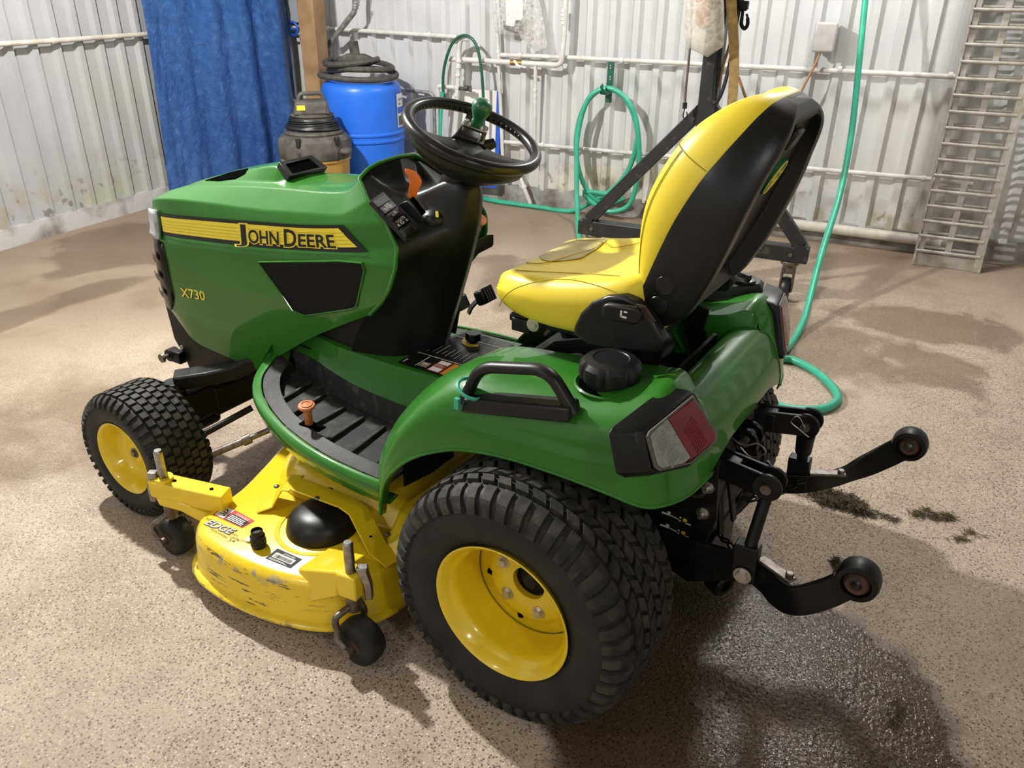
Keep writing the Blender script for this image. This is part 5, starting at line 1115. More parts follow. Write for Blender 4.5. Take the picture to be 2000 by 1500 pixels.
for sg in (1, -1):
    mb.grid([[V((.20, sg*.19, .785)), V((.06, sg*.188, .802)), V((-.08, sg*.186, .815)), V((-.19, sg*.188, .832)), V((-.235, sg*.205, .838)), V((-.275, sg*.214, .800))], [V((.20, sg*.172, .73)), V((.06, sg*.170, .74)), V((-.08, sg*.168, .745)), V((-.185, sg*.172, .76)), V((-.222, sg*.195, .803)), V((-.275, sg*.213, .797))], [V((.20, sg*.165, .66)), V((.06, sg*.165, .66)), V((-.08, sg*.165, .695)), V((-.17, sg*.150, .705)), V((-.205, sg*.18, .785)), V((-.275, sg*.212, .795))]])
mb.grid([[V((x, y, z)) for y in (-.17, 0, .17)] for x, z in ((.20, .66), (-.02, .66), (-.06, .700), (-.16, .702))]); obj('seat_bucket', mb, M['green'], TR, smooth=40)
mb = MB(); q0 = V((-.12, 0, .7045)); mb.prism([V((-.085, -.09, .706)), V((-.15, -.08, .706)), V((-.15, .10, .706)), V((-.085, .11, .706))], (0, 0, .004)); obj('bucket_plate', mb, M['green'], TR, bev=.003)
# ------------------------------------------------------------------ tail lights (measured on both sides)
tA, tB, tC = V((-.296, .301, .847)), V((-.344, .248, .732)), V((-.266, .470, .825)); tn = (tC-tA).cross(tB-tA).normalized(); tn = tn if tn.x < 0 else -tn
def tl(px, py, h=0.0): return atpl(px, py, tA+tn*h, tn)
def mir(ps, sg): return [V((p.x, sg*p.y, p.z)) for p in ps]
lens = [tl(*q) for q in ((1349, 774), (1396, 846), (1393, 862), (1345, 904), (1284, 918), (1276, 912), (1260, 852), (1264, 843))]
cc = sum(lens, V())/len(lens)
hou = [tl(*q) for q in ((1351, 768), (1357, 769), (1400, 850), (1397, 866), (1346, 911), (1282, 925), (1268, 918), (1256, 850), (1262, 838))]
hc = sum(hou, V())/len(hou)
splitA, splitB = tl(1298, 818), tl(1343, 893)
for sg in (1, -1):
    back_ = [V((p.x, p.y, p.z))+V((.052, .022, -.004))+(p-hc)*.14 for p in hou]
    mb = MB(); mb.loops([mir(back_, sg), mir([hc+(p-hc)*1.07+V((.012, .006, 0)) for p in hou], sg), mir([p+tn*.001 for p in hou], sg), mir([hc+(p-hc)*.93+tn*.001 for p in hou], sg), mir([hc+(p-hc)*.92-tn*.006 for p in hou], sg)]); tlh = obj('tail_light_housing', mb, M['black'], TR, smooth=40, bev=.003)
    mb = MB(); mb.loops([mir([cc+(p-cc)*1.02+tn*.002 for p in lens], sg), mir([cc+(p-cc)*1.02+tn*.0065 for p in lens], sg), mir([cc+(p-cc)*.95+tn*.0065 for p in lens], sg), mir([cc+(p-cc)*.95+tn*.002 for p in lens], sg)], (False, False)); obj('lens_bezel', mb, M['lampgrey'], tlh)
    ins = [cc+(p-cc)*.93 for p in lens]
    red = [ins[0], ins[1], ins[2], ins[3]*.9+ins[4]*.1, splitB, splitA]
    clr = [splitA, splitB, ins[3]*.75+ins[4]*.25, ins[4], ins[5], ins[6], ins[7]]
    for nm, pl, mt in (('red_lens', red, 'red'), ('clear_lens', clr, 'clear')):
        mb = MB(); pp = mir([p+tn*.003 for p in pl], sg); mb.prism(pp, V((tn.x, sg*tn.y, tn.z))*.006); o = obj(nm, mb, M[mt], tlh, bev=.002, smooth=0)
        c0 = sum(pp, V())/len(pp); ex = V(((splitB-splitA).normalized().x, sg*(splitB-splitA).normalized().y, (splitB-splitA).normalized().z)); ey = V((tn.x, sg*tn.y, tn.z)).cross(ex)
        mb = MB()
        for k in range(-5, 6):
            wd = .020 if nm == 'red_lens' else .017; q = c0+ex*(k*.0075)+V((tn.x, sg*tn.y, tn.z))*.0062; mb.bar(q-ey*wd, q+ey*wd, .0042, .0016, up=(tn.x, sg*tn.y, tn.z))
        obj('lens_rib', mb, M[mt], tlh, bev=.0007)
# orange warning label on the rear panel
rpn = V((-.322, 0, .722))-V((-.296, 0, .775)); rx = V((0, -1, 0)); rup = -rpn.normalized(); rn = rx.cross(rup); rn = rn if rn.x < 0 else -rn
def rp_(px, py, h=.003): return atpl(px, py, V((-.309, 0, .7485))+rn*h, rn)
lq = [rp_(*q) for q in ((1434, 780), (1478, 731), (1488, 766), (1444, 822))]
def on_quad(q, a, b): return (q[0]*(1-a)+q[1]*a)*(1-b)+(q[3]*(1-a)+q[2]*a)*b
def sub_quad(q, a0, a1, b0, b1, h=0.0, n=V()): return [on_quad(q, a, b)+n*h for a, b in ((a0, b0), (a1, b0), (a1, b1), (a0, b1))]
mb = MB(); mb.prism(lq, -rn*.002); wl = obj('warning_label', mb, M['decora'], TR, smooth=0)
mb = MB(); mb.add(sub_quad(lq, .04, .32, .10, .90, .0006, rn), [(0, 1, 2, 3)]); obj('label_panel', mb, M['decwht'], wl, smooth=0)
mb = MB(); mb.add(sub_quad(lq, .50, .97, .34, .94, .0006, rn), [(0, 1, 2, 3)]); obj('label_panel', mb, M['decblk'], wl, smooth=0)
def lines(q, a0, a1, b0, b1, n_, nrm, mat, par, h=.0012, fill=.45, nm='label_lines'):
    m = MB()
    for k in range(n_):
        b = b0+(b1-b0)*(k+.5)/n_; d = (b1-b0)/n_*fill/2; e = a1-(a1-a0)*random.choice((0, .1, .25)); m.add(sub_quad(q, a0, e, b-d, b+d, h, nrm), [(0, 1, 2, 3)])
    return obj(nm, m, M[mat], par, smooth=0)
lines(lq, .53, .93, .38, .90, 5, rn, 'decwht', wl)
mb = MB(); x = lq[1]-lq[0]; put_text(mb, 'WARNING', on_quad(lq, .52, .28)+rn*.0008, x, rup, .010, x.length*.42); obj('label_text', mb, M['decblk'], wl, smooth=0)
mb = MB(); 
for a, b, c_, d in ((.12, .62, .24, .50), (.16, .45, .20, .75), (.12, .75, .26, .66), (.08, .55, .16, .58)): mb.bar(on_quad(lq, a, b)+rn*.001, on_quad(lq, c_, d)+rn*.001, .004, .0006, up=tuple(rn))
obj('label_figure', mb, M['decblk'], wl, smooth=0)
# ------------------------------------------------------------------ fender fittings: grab handles, fuel cap, right console lid
for sg in (1, -1):
    def hp_(px, py, y): p = at(px, py, y=y); return V((p.x, sg*p.y, p.z))
    p0, p1 = hp_(912, 775, .434), hp_(1115, 792, .434)
    up0, up1 = hp_(938, 716, .434), hp_(1072, 722, .434)
    mb = MB(); path = rnd([p0+V((.01, 0, -.015)), up0, up1, p1+V((-.01, 0, -.015))], .04, 6)
    R_ = []
    for i, p in enumerate(path):
        d = (path[min(i+1, len(path)-1)]-path[max(i-1, 0)]).normalized(); nrm = d.cross(YH).normalized()
        R_.append([p+YH*(.017*math.cos(t))+nrm*(.0135*math.sin(t)) for t in [2*PI*k/14 for k in range(14)]])
    mb.loops(R_); gh = obj('grab_handle', mb, M['black'], TR, smooth=60)
    b0, b1 = hp_(917, 776, .436), hp_(1116, 793, .436); mb = MB(); mb.loops([[b0+(b1-b0)*f+YH*(sg*s_*w_)+V((0, 0, h_)) for f, s_, w_, h_ in ((-.04, -1, .026, -.012), (-.04, 1, .026, -.03), (1.04, 1, .026, -.03), (1.04, -1, .026, -.012))], [b0+(b1-b0)*f+YH*(sg*s_*w_)+V((0, 0, h_)) for f, s_, w_, h_ in ((-.02, -1, .024, .010), (-.02, 1, .020, .004), (1.02, 1, .020, .004), (1.02, -1, .024, .010))]]); obj('handle_base', mb, M['black'], gh, bev=.006, seg=3)
zt = at(912, 780, y=.425)
mb = MB(); mb.tube([V((.172, .434, .782))+V((.030*math.cos(t), .034*math.sin(t), .014*math.cos(t))) for t in [2*PI*k/24 for k in range(24)]], .0042, 8, closed=True); mb.box(at(893, 788, y=.470), (.012, .010, .026)); obj('zip_tie', mb, M['hose'], TR)
CPc = V((-.112, .315, .835))
mb = MB(); mb.lathe([(.050, -.055), (.050, .006)], CPc, (0, 0, 1), 36); fc = obj('fuel_filler_neck', mb, M['black'], TR)
mb = MB(); R_ = []
for r, h in ((.053, .004), (.066, .008), (.069, .020), (.067, .038), (.058, .048), (.040, .052), (.038, .0505), (.001, .0505)):
    row = []
    for i in range(84):
        a = 2*PI*i/84; n_ = 1.0
        if r > .05 and h < .047: n_ = 1-.10*max(0, math.cos(a*7))**6*(1 if h > .006 else 0)
        row.append(CPc+V((r*n_*math.cos(a), r*n_*math.sin(a), h)))
    R_.append(row)
mb.loops(R_, (False, True)); obj('fuel_cap', mb, M['black'], fc, smooth=35)
mb = MB(); mb.lathe([(.078, -.010), (.074, -.007), (.068, -.012), (.066, -.03)], CPc, (0, 0, 1), 40); obj('filler_ring', mb, M['green'], fc)
mb = MB(); mb.lathe([(.067, -.011), (.001, -.011)], CPc, (0, 0, 1), 40); obj('filler_recess', mb, M['dark'], fc)
# right fender lid with a turn knob
zl = .862; q = [at(1345, 565, z=zl), at(1385, 545, z=zl), at(1470, 540, z=zl), at(1493, 552, z=zl), at(1488, 562, z=zl), at(1400, 570, z=zl)]
mb = MB(); cc2 = sum(q, V())/len(q); mb.loops([[p-V((0, 0, .03)) for p in q], [p for p in q], [cc2+(p-cc2)*.88+V((0, 0, .010)) for p in q]]); lid = obj('console_lid', mb, M['black'], TR, bev=.004)
mb = MB(); k0 = at(1452, 548, z=zl+.012); mb.lathe([(.034, 0), (.034, .006), (.022, .010), (.001, .010)], k0, (0, 0, 1), 28); mb.bar(k0+V((.02, -.01, .014)), k0+V((-.02, .01, .014)), .012, .014); obj('lid_knob', mb, M['blackgloss'], lid)
mb = MB(); k1 = at(1374, 561, z=.845); mb.ball(k1, .016, sc=(1.4, 1, .7)); obj('lid_latch', mb, M['steel'], lid)
# ------------------------------------------------------------------ footrests and tunnel
def plat(sg):
    SC_ = lambda ps: [CAM+(V(p)-CAM)*1.02 for p in ps]
    # outer edge of the green rim (top) and the mat edges, front to back
    out = [(1.105, .215, .555), (1.100, .262, .535), (1.065, .330, .520), (.985, .400, .510), (.860, .460, .500), (.730, .497, .492), (.600, .515, .486), (.480, .518, .480), (.405, .512, .476)]
    out = cr(SC_(out), 5)
    mat_o = cr(SC_([(1.075, .205, .550), (1.068, .250, .533), (1.040, .310, .518), (.960, .378, .508), (.840, .437, .499), (.715, .472, .491), (.595, .490, .485), (.480, .493, .480), (.405, .488, .476)]), 5)
    well_o = cr(SC_([(1.035, .205, .500), (1.025, .238, .495), (.995, .285, .490), (.925, .345, .485), (.820, .402, .480), (.705, .437, .476), (.590, .456, .472), (.480, .460, .468), (.405, .456, .466)]), 5)
    well_i = cr(SC_([(1.030, .185, .500), (1.00, .185, .495), (.95, .190, .490), (.87, .215, .485), (.77, .235, .480), (.67, .247, .476), (.57, .250, .472), (.48, .250, .468), (.405, .250, .466)]), 5)
    mat_i = cr(SC_([(1.06, .172, .558), (1.02, .172, .556), (.965, .175, .552), (.875, .197, .547), (.775, .215, .539), (.67, .226, .535), (.57, .229, .532), (.48, .229, .530), (.405, .229, .528)]), 5)
    f = lambda ps, d=V((0, 0, 0)): [V((p.x, sg*p.y, p.z))+d for p in ps]
    mb = MB(); mb.grid([f(mat_o, V((0, 0, .002))), f(mat_o), f(well_o, V((0, 0, .030))), f(well_o), f(well_i), f(mat_i)]); ma = obj('footrest_mat', mb, M['mat'], TR, smooth=40)
    n = len(well_o)
    for x in (.955, .865, .775, .685, .595, .505, .42):
        i = min(range(n), key=lambda k: abs(well_o[k].x-x)); j = min(range(n), key=lambda k: abs(well_i[k].x-(x+.012)))
        a = f([well_o[i]])[0]+V((0, 0, .003)); b = f([well_i[j]])[0]+V((0, 0, .003)); a2 = a+(a-b).normalized()*.03+V((0, 0, .004)); mb = MB(); mb.bar(a2, a*.15+b*.85, .013, .014); obj('mat_rib', mb, M['mat'], ma, bev=.003)
    mb = MB(); mb.grid([f(mat_o, V((0, 0, -.004))), f(mat_o, V((0, sg*.006, .004))), f(out, V((0, -sg*.012, .003))), f(out, V((0, -sg*.003, -.004))), f(out, V((0, 0, -.020))), f(out, V((-.004, -sg*.010, -.060))), f(out, V((-.006, -sg*.030, -.072))), f(out, V((-.01, -sg*.06, -.060)))]); rm = obj('footrest_rim', mb, M['green'], TR, smooth=50)
    md = rm.modifiers.new('t', 'SOLIDIFY'); md.thickness = .003
    # green shoulder between mat and tunnel
    tun = cr([V(p) for p in [(1.08, .150, .622), (1.03, .15, .628), (.975, .145, .626), (.875, .145, .612), (.775, .145, .608), (.67, .150, .610), (.57, .152, .612), (.48, .152, .614), (.405, .152, .616)]], 5)
    mid_ = [a*.55+b*.45+V((0, sg*0, .012)) for a, b in zip(mat_i, tun)]
    mb = MB(); mb.grid([f(mat_i, V((0, 0, -.002))), f([p+V((0, -.006, .003)) for p in mat_i]), f(mid_), f([p+V((0, .012, -.002)) for p in tun]), f(tun)]); mb.grid([f(tun), [V((p.x, 0, p.z+.012)) for p in tun]]); obj('tunnel_cover', mb, M['green'], TR, smooth=50)
    O_, Mo, Mi = f([out[0]])[0], f([mat_o[0]])[0], f([mat_i[0]])[0]; R1, R2 = V((1.08, sg*.150, .622)), V((1.118, sg*.165, .596)); O2 = f([out[5]])[0]
    mb = MB(); mb.add([Mi, Mo, O_, R2, R1, O2, O_+V((.01, -sg*.03, -.075)), R2+V((.012, -sg*.02, -.13)), V((1.10, 0, .50)), V((1.09, 0, .634))], [(0, 1, 4), (1, 2, 3, 4), (2, 5, 3), (2, 3, 7, 6), (3, 4, 9, 8, 7)]); obj('footrest_nose', mb, M['green'], rm, smooth=50)
    mb = MB(); mb.grid([f([V((.405, .20, .60)), V((.405, .30, .53)), V((.405, .42, .50))]), f([V((.405, .20, .40)), V((.405, .30, .40)), V((.405, .42, .42))])]); obj('footrest_end', mb, M['frame'], rm, smooth=0)
plat(1); plat(-1)
# orange deck-height pin on the left mat
q0 = V((.765, .395, .484)); tdir = V((-.08, .10, .99)).normalized()
mb = MB(); mb.cyl(q0, q0+tdir*.060, .0115, n=14); pin = obj('deck_pin', mb, M['orangedull'], TR)
mb = MB(); mb.lathe([(.010, .050), (.022, .058), (.0245, .064), (.022, .068), (.001, .070)], q0, tuple(tdir), 24); mb.lathe([(.014, .0685), (.016, .071), (.013, .071), (.012, .0685)], q0, tuple(tdir), 20); obj('pin_head', mb, M['orangedull'], pin)
mb = MB(); mb.box(q0+V((-.012, .0, -.001)), (.075, .030, .006)); obj('pin_slot', mb, M['dark'], pin)
# instruction decal and dial on the tunnel, behind the cowl
zd = .6255
dq = [at(782, 703, z=zd), at(905, 632, z=zd), at(1035, 655, z=zd), at(889, 736, z=zd)]
dq = [V((.635, .155, .620)), V((.60, -.14, .6265)), V((.42, -.14, .6265)), V((.435, .155, .620))]
Z3 = V((0, 0, 1))
mb = MB(); mb.grid([[on_quad(dq, a/8, b)+V((0, 0, .0042-.006*(1-min(1, a/1.0)))) if False else V((on_quad(dq, a/8, b).x, on_quad(dq, a/8, b).y, .0035+(.614+.012*(1-abs(on_quad(dq, a/8, b).y)/.152)))) for a in range(9)] for b in (0, .5, 1)]); ddec = obj('instruction_decal', mb, M['decblk'], TR, smooth=60)
def dec(a0, a1, b0, b1, mat, h=.0008, nm='decal_panel'):
    m = MB(); g = []
    for b in (b0, b1):
        r_ = []
        for k in range(7):
            p = on_quad(dq, a0+(a1-a0)*k/6, b); r_.append(V((p.x, p.y, .0035+.614+.012*(1-abs(p.y)/.152)+h)))
        g.append(r_)
    m.grid(g); return obj(nm, m, M[mat], ddec, smooth=60)
dec(.02, .24, .50, .72, 'decdred'); dec(.02, .24, .74, .98, 'decora')
dec(.03, .10, .52, .70, 'decwht', .0014); dec(.17, .23, .52, .70, 'decwht', .0014); dec(.03, .10, .05, .07, 'decwht', .0014); dec(.03, .24, .28, .295, 'decwht', .0014); dec(.24, .97, .05, .06, 'decwht', .0014); dec(.255, .262, .05, .95, 'decwht', .0014); dec(.80, .81, .05, .95, 'decwht', .0014); dec(.09, .12, .33, .42, 'decora', .0014)
for k in range(7): dec(.04+.005*(k % 3), .13, .315+.022*k, .322+.022*k, 'decwht', .0016, 'decal_line')
for k in range(9): dec(.32+.02*(k % 2), .42+.06*(k % 3), .12+.085*k, .128+.085*k, 'decgry', .0016, 'decal_line')
for k in range(6): dec(.86, .93-.02*(k % 2), .15+.12*k, .158+.12*k, 'decgry', .0016, 'decal_line')
for k in range(6): dec(.11, .16, .52+.028*k, .527+.028*k, 'decwht', .0016, 'decal_line')
kq = V((.520, -.065, .628)); mb = MB(); mb.cyl(kq, kq+Z3*.012, .014, n=16); mb.cyl(kq+Z3*.010, kq+Z3*.032, .026, .025, n=8); mk_ = obj('deck_height_dial', mb, M['blackgloss'], TR, bev=.002)
mb = MB(); mb.lathe([(.022, .001), (.036, .001), (.036, .003), (.022, .003)], kq, (0, 0, 1), 26, .3, 4.2); obj('dial_scale', mb, M['decyel2'], mk_)
mb = MB(); put_text(mb, '54', kq+Z3*.0325, (0, -1, 0), (1, 0, 0), .010, None, 0, True); obj('dial_print', mb, M['decgry'], mk_, smooth=0)

# ------------------------------------------------------------------ chassis, engine mass, front axle
mb = MB(); mb.box((.62, 0, .46), (1.9, .26, .16)); mb.box((.05, 0, .42), (.40, .34, .36)); mb.box((1.0, 0, .66), (.55, .28, .22)); mb.box((1.40, 0, .62), (.35, .28, .24)); obj('chassis', mb, M['frame'], TR, bev=.01)
mb = MB(); mb.cyl((0, -.30, RC), (0, .30, RC), .06, n=24); mb.cyl((0, .22, RC), (0, .38, RC), .085, n=24); mb.cyl((0, -.38, RC), (0, -.22, RC), .085, n=24); obj('rear_axle', mb, M['frame'], TR)
for sg in (1, -1):
    mb = MB(); mb.prism([(1.66, sg*.165, .57), (1.66, sg*.165, .44), (1.61, sg*.165, .29), (1.50, sg*.165, .29), (1.41, sg*.165, .38), (1.29, sg*.165, .43), (1.29, sg*.165, .53)], (0, -sg*.012, 0)); fp = obj('front_frame_plate', mb, M['frame'], TR, bev=.002)
    mb = MB(); mb.prism([(1.72, sg*.150, .57), (1.705, sg*.150, .43), (1.66, sg*.150, .36), (1.61, sg*.150, .36), (1.63, sg*.150, .52), (1.67, sg*.150, .59)], (0, -sg*.010, 0)); obj('weight_bracket', mb, M['frame'], TR, bev=.002)
    q = at(318, 699, y=.215); q = V((q.x, sg*.215, q.z)); mb = MB(); mb.cyl(q, q-YH*sg*.05, .008, n=10); mb.cyl(q, q+YH*sg*.008, .018, .016, n=20); obj('bracket_pin', mb, M['dullsteel'], TR)
    mb = MB(); mb.cyl(q-YH*sg*.022-V((0, 0, .0)), q-YH*sg*.06, .024, n=18); mb.box(q-YH*sg*.04+V((-.03, 0, .0)), (.06, .03, .045)); obj('pin_bushing', mb, M['frame'], TR, bev=.004)
    for a, b in ((357, 678), (384, 724)):
        mb = MB(); p = at(a, b, y=.166); p = V((p.x, sg*.165, p.z)); mb.cyl(p, p+YH*sg*.008, .009, n=6); obj('frame_bolt', mb, M['zinc'], TR)
    # spindle and wheel motor side
    mb = MB(); mb.box((1.467, sg*.30, .30), (.10, .17, .11)); mb.cyl((1.467, sg*.34, .20), (1.467, sg*.34, .40), .035, n=20); mb.cyl((1.467, sg*.20, FC), (1.467, sg*.48, FC), .030, n=20); mb.cyl((1.467, sg*.34, FC), (1.467, sg*.40, FC), .055, n=24); obj('front_spindle', mb, M['frame'], TR, bev=.006)
    mb = MB(); mb.strip([V((1.47, sg*.33, .400)), V((1.40, sg*.25, .405)), V((1.33, sg*.19, .42)), V((1.27, sg*.16, .455)), V((1.20, sg*.12, .46))], .075, .05); obj('axle_arm', mb, M['frame'], TR, bev=.008)
    mb = MB(); mb.cyl((1.335, sg*.355, .245), (1.26, sg*.20, .30), .011, n=12); mb.cyl((1.24, sg*.16, .305), (1.10, -sg*.0, .335), .016, n=12); obj('steering_cylinder', mb, M['frame'], TR)
    mb = MB(); mb.cyl((1.30, sg*.385, .185), (1.215, sg*.27, .225), .0125, n=14); mb.cyl((1.225, sg*.285, .220), (1.21, sg*.262, .228), .018, n=14); mb.cyl((1.215, sg*.27, .225), (1.06, sg*.05, .30), .0095, n=12); obj('drag_link', mb, M['dullsteel'], TR)
    mb = MB(); mb.tube(cr([V((1.135, sg*.18, .52)), V((1.165, sg*.185, .475)), V((1.20, sg*.19, .44)), V((1.215, sg*.195, .41)), V((1.22, sg*.20, .385))], 5), .0125, 12); obj('hydraulic_hose', mb, M['blkrub'], TR)
    mb = MB(); a = V((1.20, sg*.19, .44)); b = V((1.22, sg*.20, .375)); mb.tube(rnd([a, V((1.218, sg*.196, .412)), b], .02), .0135, 12); mb.cyl(b, b+V((0, 0, .025)), .0165, n=6); obj('hose_fitting', mb, M['steel'], TR)
mb = MB(); mb.box((1.467, 0, .285), (.11, .46, .11)); mb.box((1.467, 0, .40), (.16, .22, .16)); obj('front_axle', mb, M['frame'], TR, bev=.012)
mb = MB(); mb.box((1.20, 0, .49), (.30, .26, .03)); obj('frame_crossmember', mb, M['frame'], TR, bev=.004)
mb = MB(); mb.lathe([(.02, -.01), (.115, -.008), (.12, 0), (.115, .008), (.02, .01)], (1.02, .05, .29), (0, 0.15, 1), 40); obj('drive_pulley', mb, M['frame'], TR)

# ------------------------------------------------------------------ mower deck
DK = [(.415, -.62), (.385, -.30), (.385, .0), (.385, .30), (.392, .47), (.425, .575), (.500, .650), (.610, .695), (.740, .716), (.870, .716), (.965, .697), (1.025, .650), (1.045, .585), (1.055, .47), (1.10, .33), (1.150, .19), (1.165, .0), (1.150, -.19), (1.055, -.45), (1.02, -.62), (.94, -.70), (.50, -.70)]
DK = [V((x, y, 0)) for x, y in DK]; dkc = sum(DK, V())/len(DK)
loop = cr(DK, 5, True); nL = len(loop)
def nrm2(i): d = loop[(i+1) % nL]-loop[i-1]; return V((d.y, -d.x, 0)).normalized()
sgn = 1 if (loop[60]-dkc).dot(nrm2(60)) > 0 else -1
def off(d, z): return [p+nrm2(i)*(sgn*d)+V((0, 0, z)) for i, p in enumerate(loop)]
M['deckscuff'] = None
def deck_mat():
    m, t, b = nt('deck_yellow_scuffed'); L = t.links.new
    g = N(t, 'ShaderNodeNewGeometry'); sp = N(t, 'ShaderNodeSeparateXYZ'); L(g.outputs['Position'], sp.inputs[0])
    mp = N(t, 'ShaderNodeMapping'); mp.inputs['Scale'].default_value = (9, 9, 75); L(g.outputs['Position'], mp.inputs[0])
    n = N(t, 'ShaderNodeTexNoise'); n.inputs['Scale'].default_value = 1.0; n.inputs['Detail'].default_value = 7; n.inputs['Roughness'].default_value = 0.7; L(mp.outputs[0], n.inputs['Vector'])
    def rng(s, a, b_, c=0, d=1):
        q = N(t, 'ShaderNodeMapRange'); q.inputs[1].default_value = a; q.inputs[2].default_value = b_; q.inputs[3].default_value = c; q.inputs[4].default_value = d; L(s, q.inputs[0]); return q.outputs[0]
    def mul(a, b_): q = N(t, 'ShaderNodeMath', operation='MULTIPLY'); L(a, q.inputs[0]); L(b_, q.inputs[1]); return q.outputs[0]
    side = mul(rng(sp.outputs[1], .60, .68), rng(sp.outputs[2], .205, .185))
    sc1 = mul(rng(n.outputs[0], .585, .605), side)
    n2 = N(t, 'ShaderNodeTexNoise'); n2.inputs['Scale'].default_value = 26; n2.inputs['Detail'].default_value = 5; L(g.outputs['Position'], n2.inputs['Vector'])
    edge = mul(mul(rng(n2.outputs[0], .54, .60), rng(sp.outputs[2], .155, .175)), side)
    low = mul(rng(n2.outputs[0], .56, .60), rng(sp.outputs[2], .078, .066))
    def mix(f, a, b_):
        q = N(t, 'ShaderNodeMix', data_type='RGBA')
        for k, v in ((0, f), (6, a), (7, b_)):
            if isinstance(v, tuple): q.inputs[k].default_value = c4(v)
            else: L(v, q.inputs[k])
        return q.outputs[2]
    n3 = N(t, 'ShaderNodeTexNoise'); n3.inputs['Scale'].default_value = 5; L(g.outputs['Position'], n3.inputs['Vector'])
    col = mix(n3.outputs[0], (0.88, 0.63, 0.010), (0.80, 0.56, 0.012)); col = mix(edge, col, (0.42, 0.36, 0.22)); col = mix(sc1, col, (0.055, 0.042, 0.022)); col = mix(low, col, (0.20, 0.13, 0.06))
    L(col, b.inputs['Base Color']); b.inputs['Roughness'].default_value = 0.33; b.inputs['Coat Weight'].default_value = 0.4; b.inputs['Coat Roughness'].default_value = .15
    return m
M['deck'] = deck_mat()
mb = MB(); mb.loops([off(-.03, .066), off(.006, .060), off(.011, .062), off(.012, .070), off(.008, .075), off(-.004, .078), off(-.008, .095), off(-.013, .165), off(-.018, .185), off(-.027, .198), off(-.042, .204)], (False, True)); deck = obj('mower_deck', mb, M['deck'], TR, smooth=40)
# raised centre of the shell
ra = [V(p) for p in ((.46, -.46, .203), (.46, .36, .203), (.60, .40, .203), (.86, .41, .203), (.95, .395, .203), (1.05, .27, .203), (1.09, .08, .203), (1.09, -.46, .203))]
rb = [V(p) for p in ((.50, -.40, .268), (.50, .30, .268), (.62, .33, .268), (.84, .345, .268), (.91, .335, .268), (1.00, .23, .268), (1.04, .07, .268), (1.04, -.40, .268))]
mb = MB(); mb.loops([ra, rb]); obj('deck_top', mb, M['yellow'], deck, bev=.015, seg=3)
# belt cover dome
dq_ = V((.685, .462, .203)); mb = MB(); mb.lathe([(.102, .0), (.102, .006), (.096, .030), (.082, .050), (.056, .062), (.024, .066), (.001, .0665)], dq_, (0, 0, 1), 48); bd = obj('belt_cover', mb, M['black'], deck, smooth=60)
mb = MB(); mb.lathe([(.135, .0), (.131, .003), (.120, .003)], dq_, (0, 0, 1), 48); obj('cover_seat', mb, M['yellow'], deck)
# bent bracket strap over the dome
bk = [V((.915, .492, .207)), V((.880, .462, .222)), V((.845, .437, .280)), V((.81, .428, .286)), V((.625, .420, .286)), V((.575, .425, .280)), V((.475, .462, .214)), V((.405, .475, .208))]
mb = MB(); mb.strip([bk[0], bk[1], bk[2], bk[3]], .085, .005); mb.strip([bk[3]+V((.01, .005, 0)), bk[4], bk[5], bk[6], bk[7]], .060, .005); st_ = obj('deck_bracket', mb, M['yellow'], deck, bev=.002)
for a, b, z in ((619, 973, .288), (540, 950, .272), (757, 1043, .225)):
    mb = MB(); p = at(a, b, z=z); mb.ball(p, .0085, 12, 6, sc=(1, 1, .6)); obj('bracket_bolt', mb, M['dullsteel'], deck)
for a, b, z, r in ((658, 993, .289, .004), (706, 1017, .262, .005), (724, 1048, .240, .004), (642, 958, .2685, .014)):
    mb = MB(); p = at(a, b, z=z); mb.cyl(p, p+V((0, 0, .0012)), r, n=14); obj('bracket_hole', mb, M['dark'], deck)
# washout port and its tab
wq = at(506, 1066, z=.205); mb = MB(); mb.lathe([(.020, 0), (.022, .012), (.020, .016), (.022, .022), (.020, .026), (.0205, .036), (.0165, .040), (.0165, .052), (.0145, .054), (.0135, .046), (.001, .046)], wq, (0, 0, 1), 24); obj('washout_port', mb, M['black'], deck)
mb = MB(); p = at(487, 1055, z=.206); mb.cyl(p, p+Z3*.004, .010, n=16); obj('port_tab', mb, M['zinc'], deck)
# labels
def deck_label(pts, mats, name):
    q = [at(a, b, z=.2052) for a, b in pts]; m = MB(); m.prism(q, (0, 0, -.0012)); return q, obj(name, m, M[mats], deck, smooth=0)
q, dl = deck_label([(441, 986), (497, 1017), (473, 1031), (415, 1005)], 'decred', 'danger_label')
def lab(q, par, a0, a1, b0, b1, mat, h=.0008, nm='label_panel'): m = MB(); m.add(sub_quad(q, a0, a1, b0, b1, h, Z3), [(0, 1, 2, 3)]); obj(nm, m, M[mat], par, smooth=0)
lab(q, dl, .04, .34, .06, .94, 'decwht'); lab(q, dl, .38, .97, .34, .95, 'decblk'); lines(q, .41, .92, .40, .92, 4, Z3, 'decwht', dl)
mb = MB(); put_text(mb, 'DANGER', on_quad(q, .48, .29)+Z3*.0008, q[1]-q[0], q[0]-q[3], .009, (q[1]-q[0]).length*.42); obj('label_text', mb, M['decwht'], dl, smooth=0)
mb = MB()
for a, b, c_, d in ((.08, .40, .20, .25), (.20, .25, .26, .45), (.10, .70, .24, .62), (.24, .62, .30, .80), (.08, .48, .3, .52)): mb.bar(on_quad(q, a, b)+Z3*.001, on_quad(q, c_, d)+Z3*.001, .003, .0006)
obj('label_figure', mb, M['decblk'], dl, smooth=0)
q, sl = deck_label([(542, 1071), (590, 1092), (567, 1110), (518, 1090)], 'decblk', 'serial_plate')
lab(q, sl, .12, .90, .30, .74, 'decwht'); lines(q, .10, .9, .82, .96, 2, Z3, 'decwht', sl)
mb = MB()
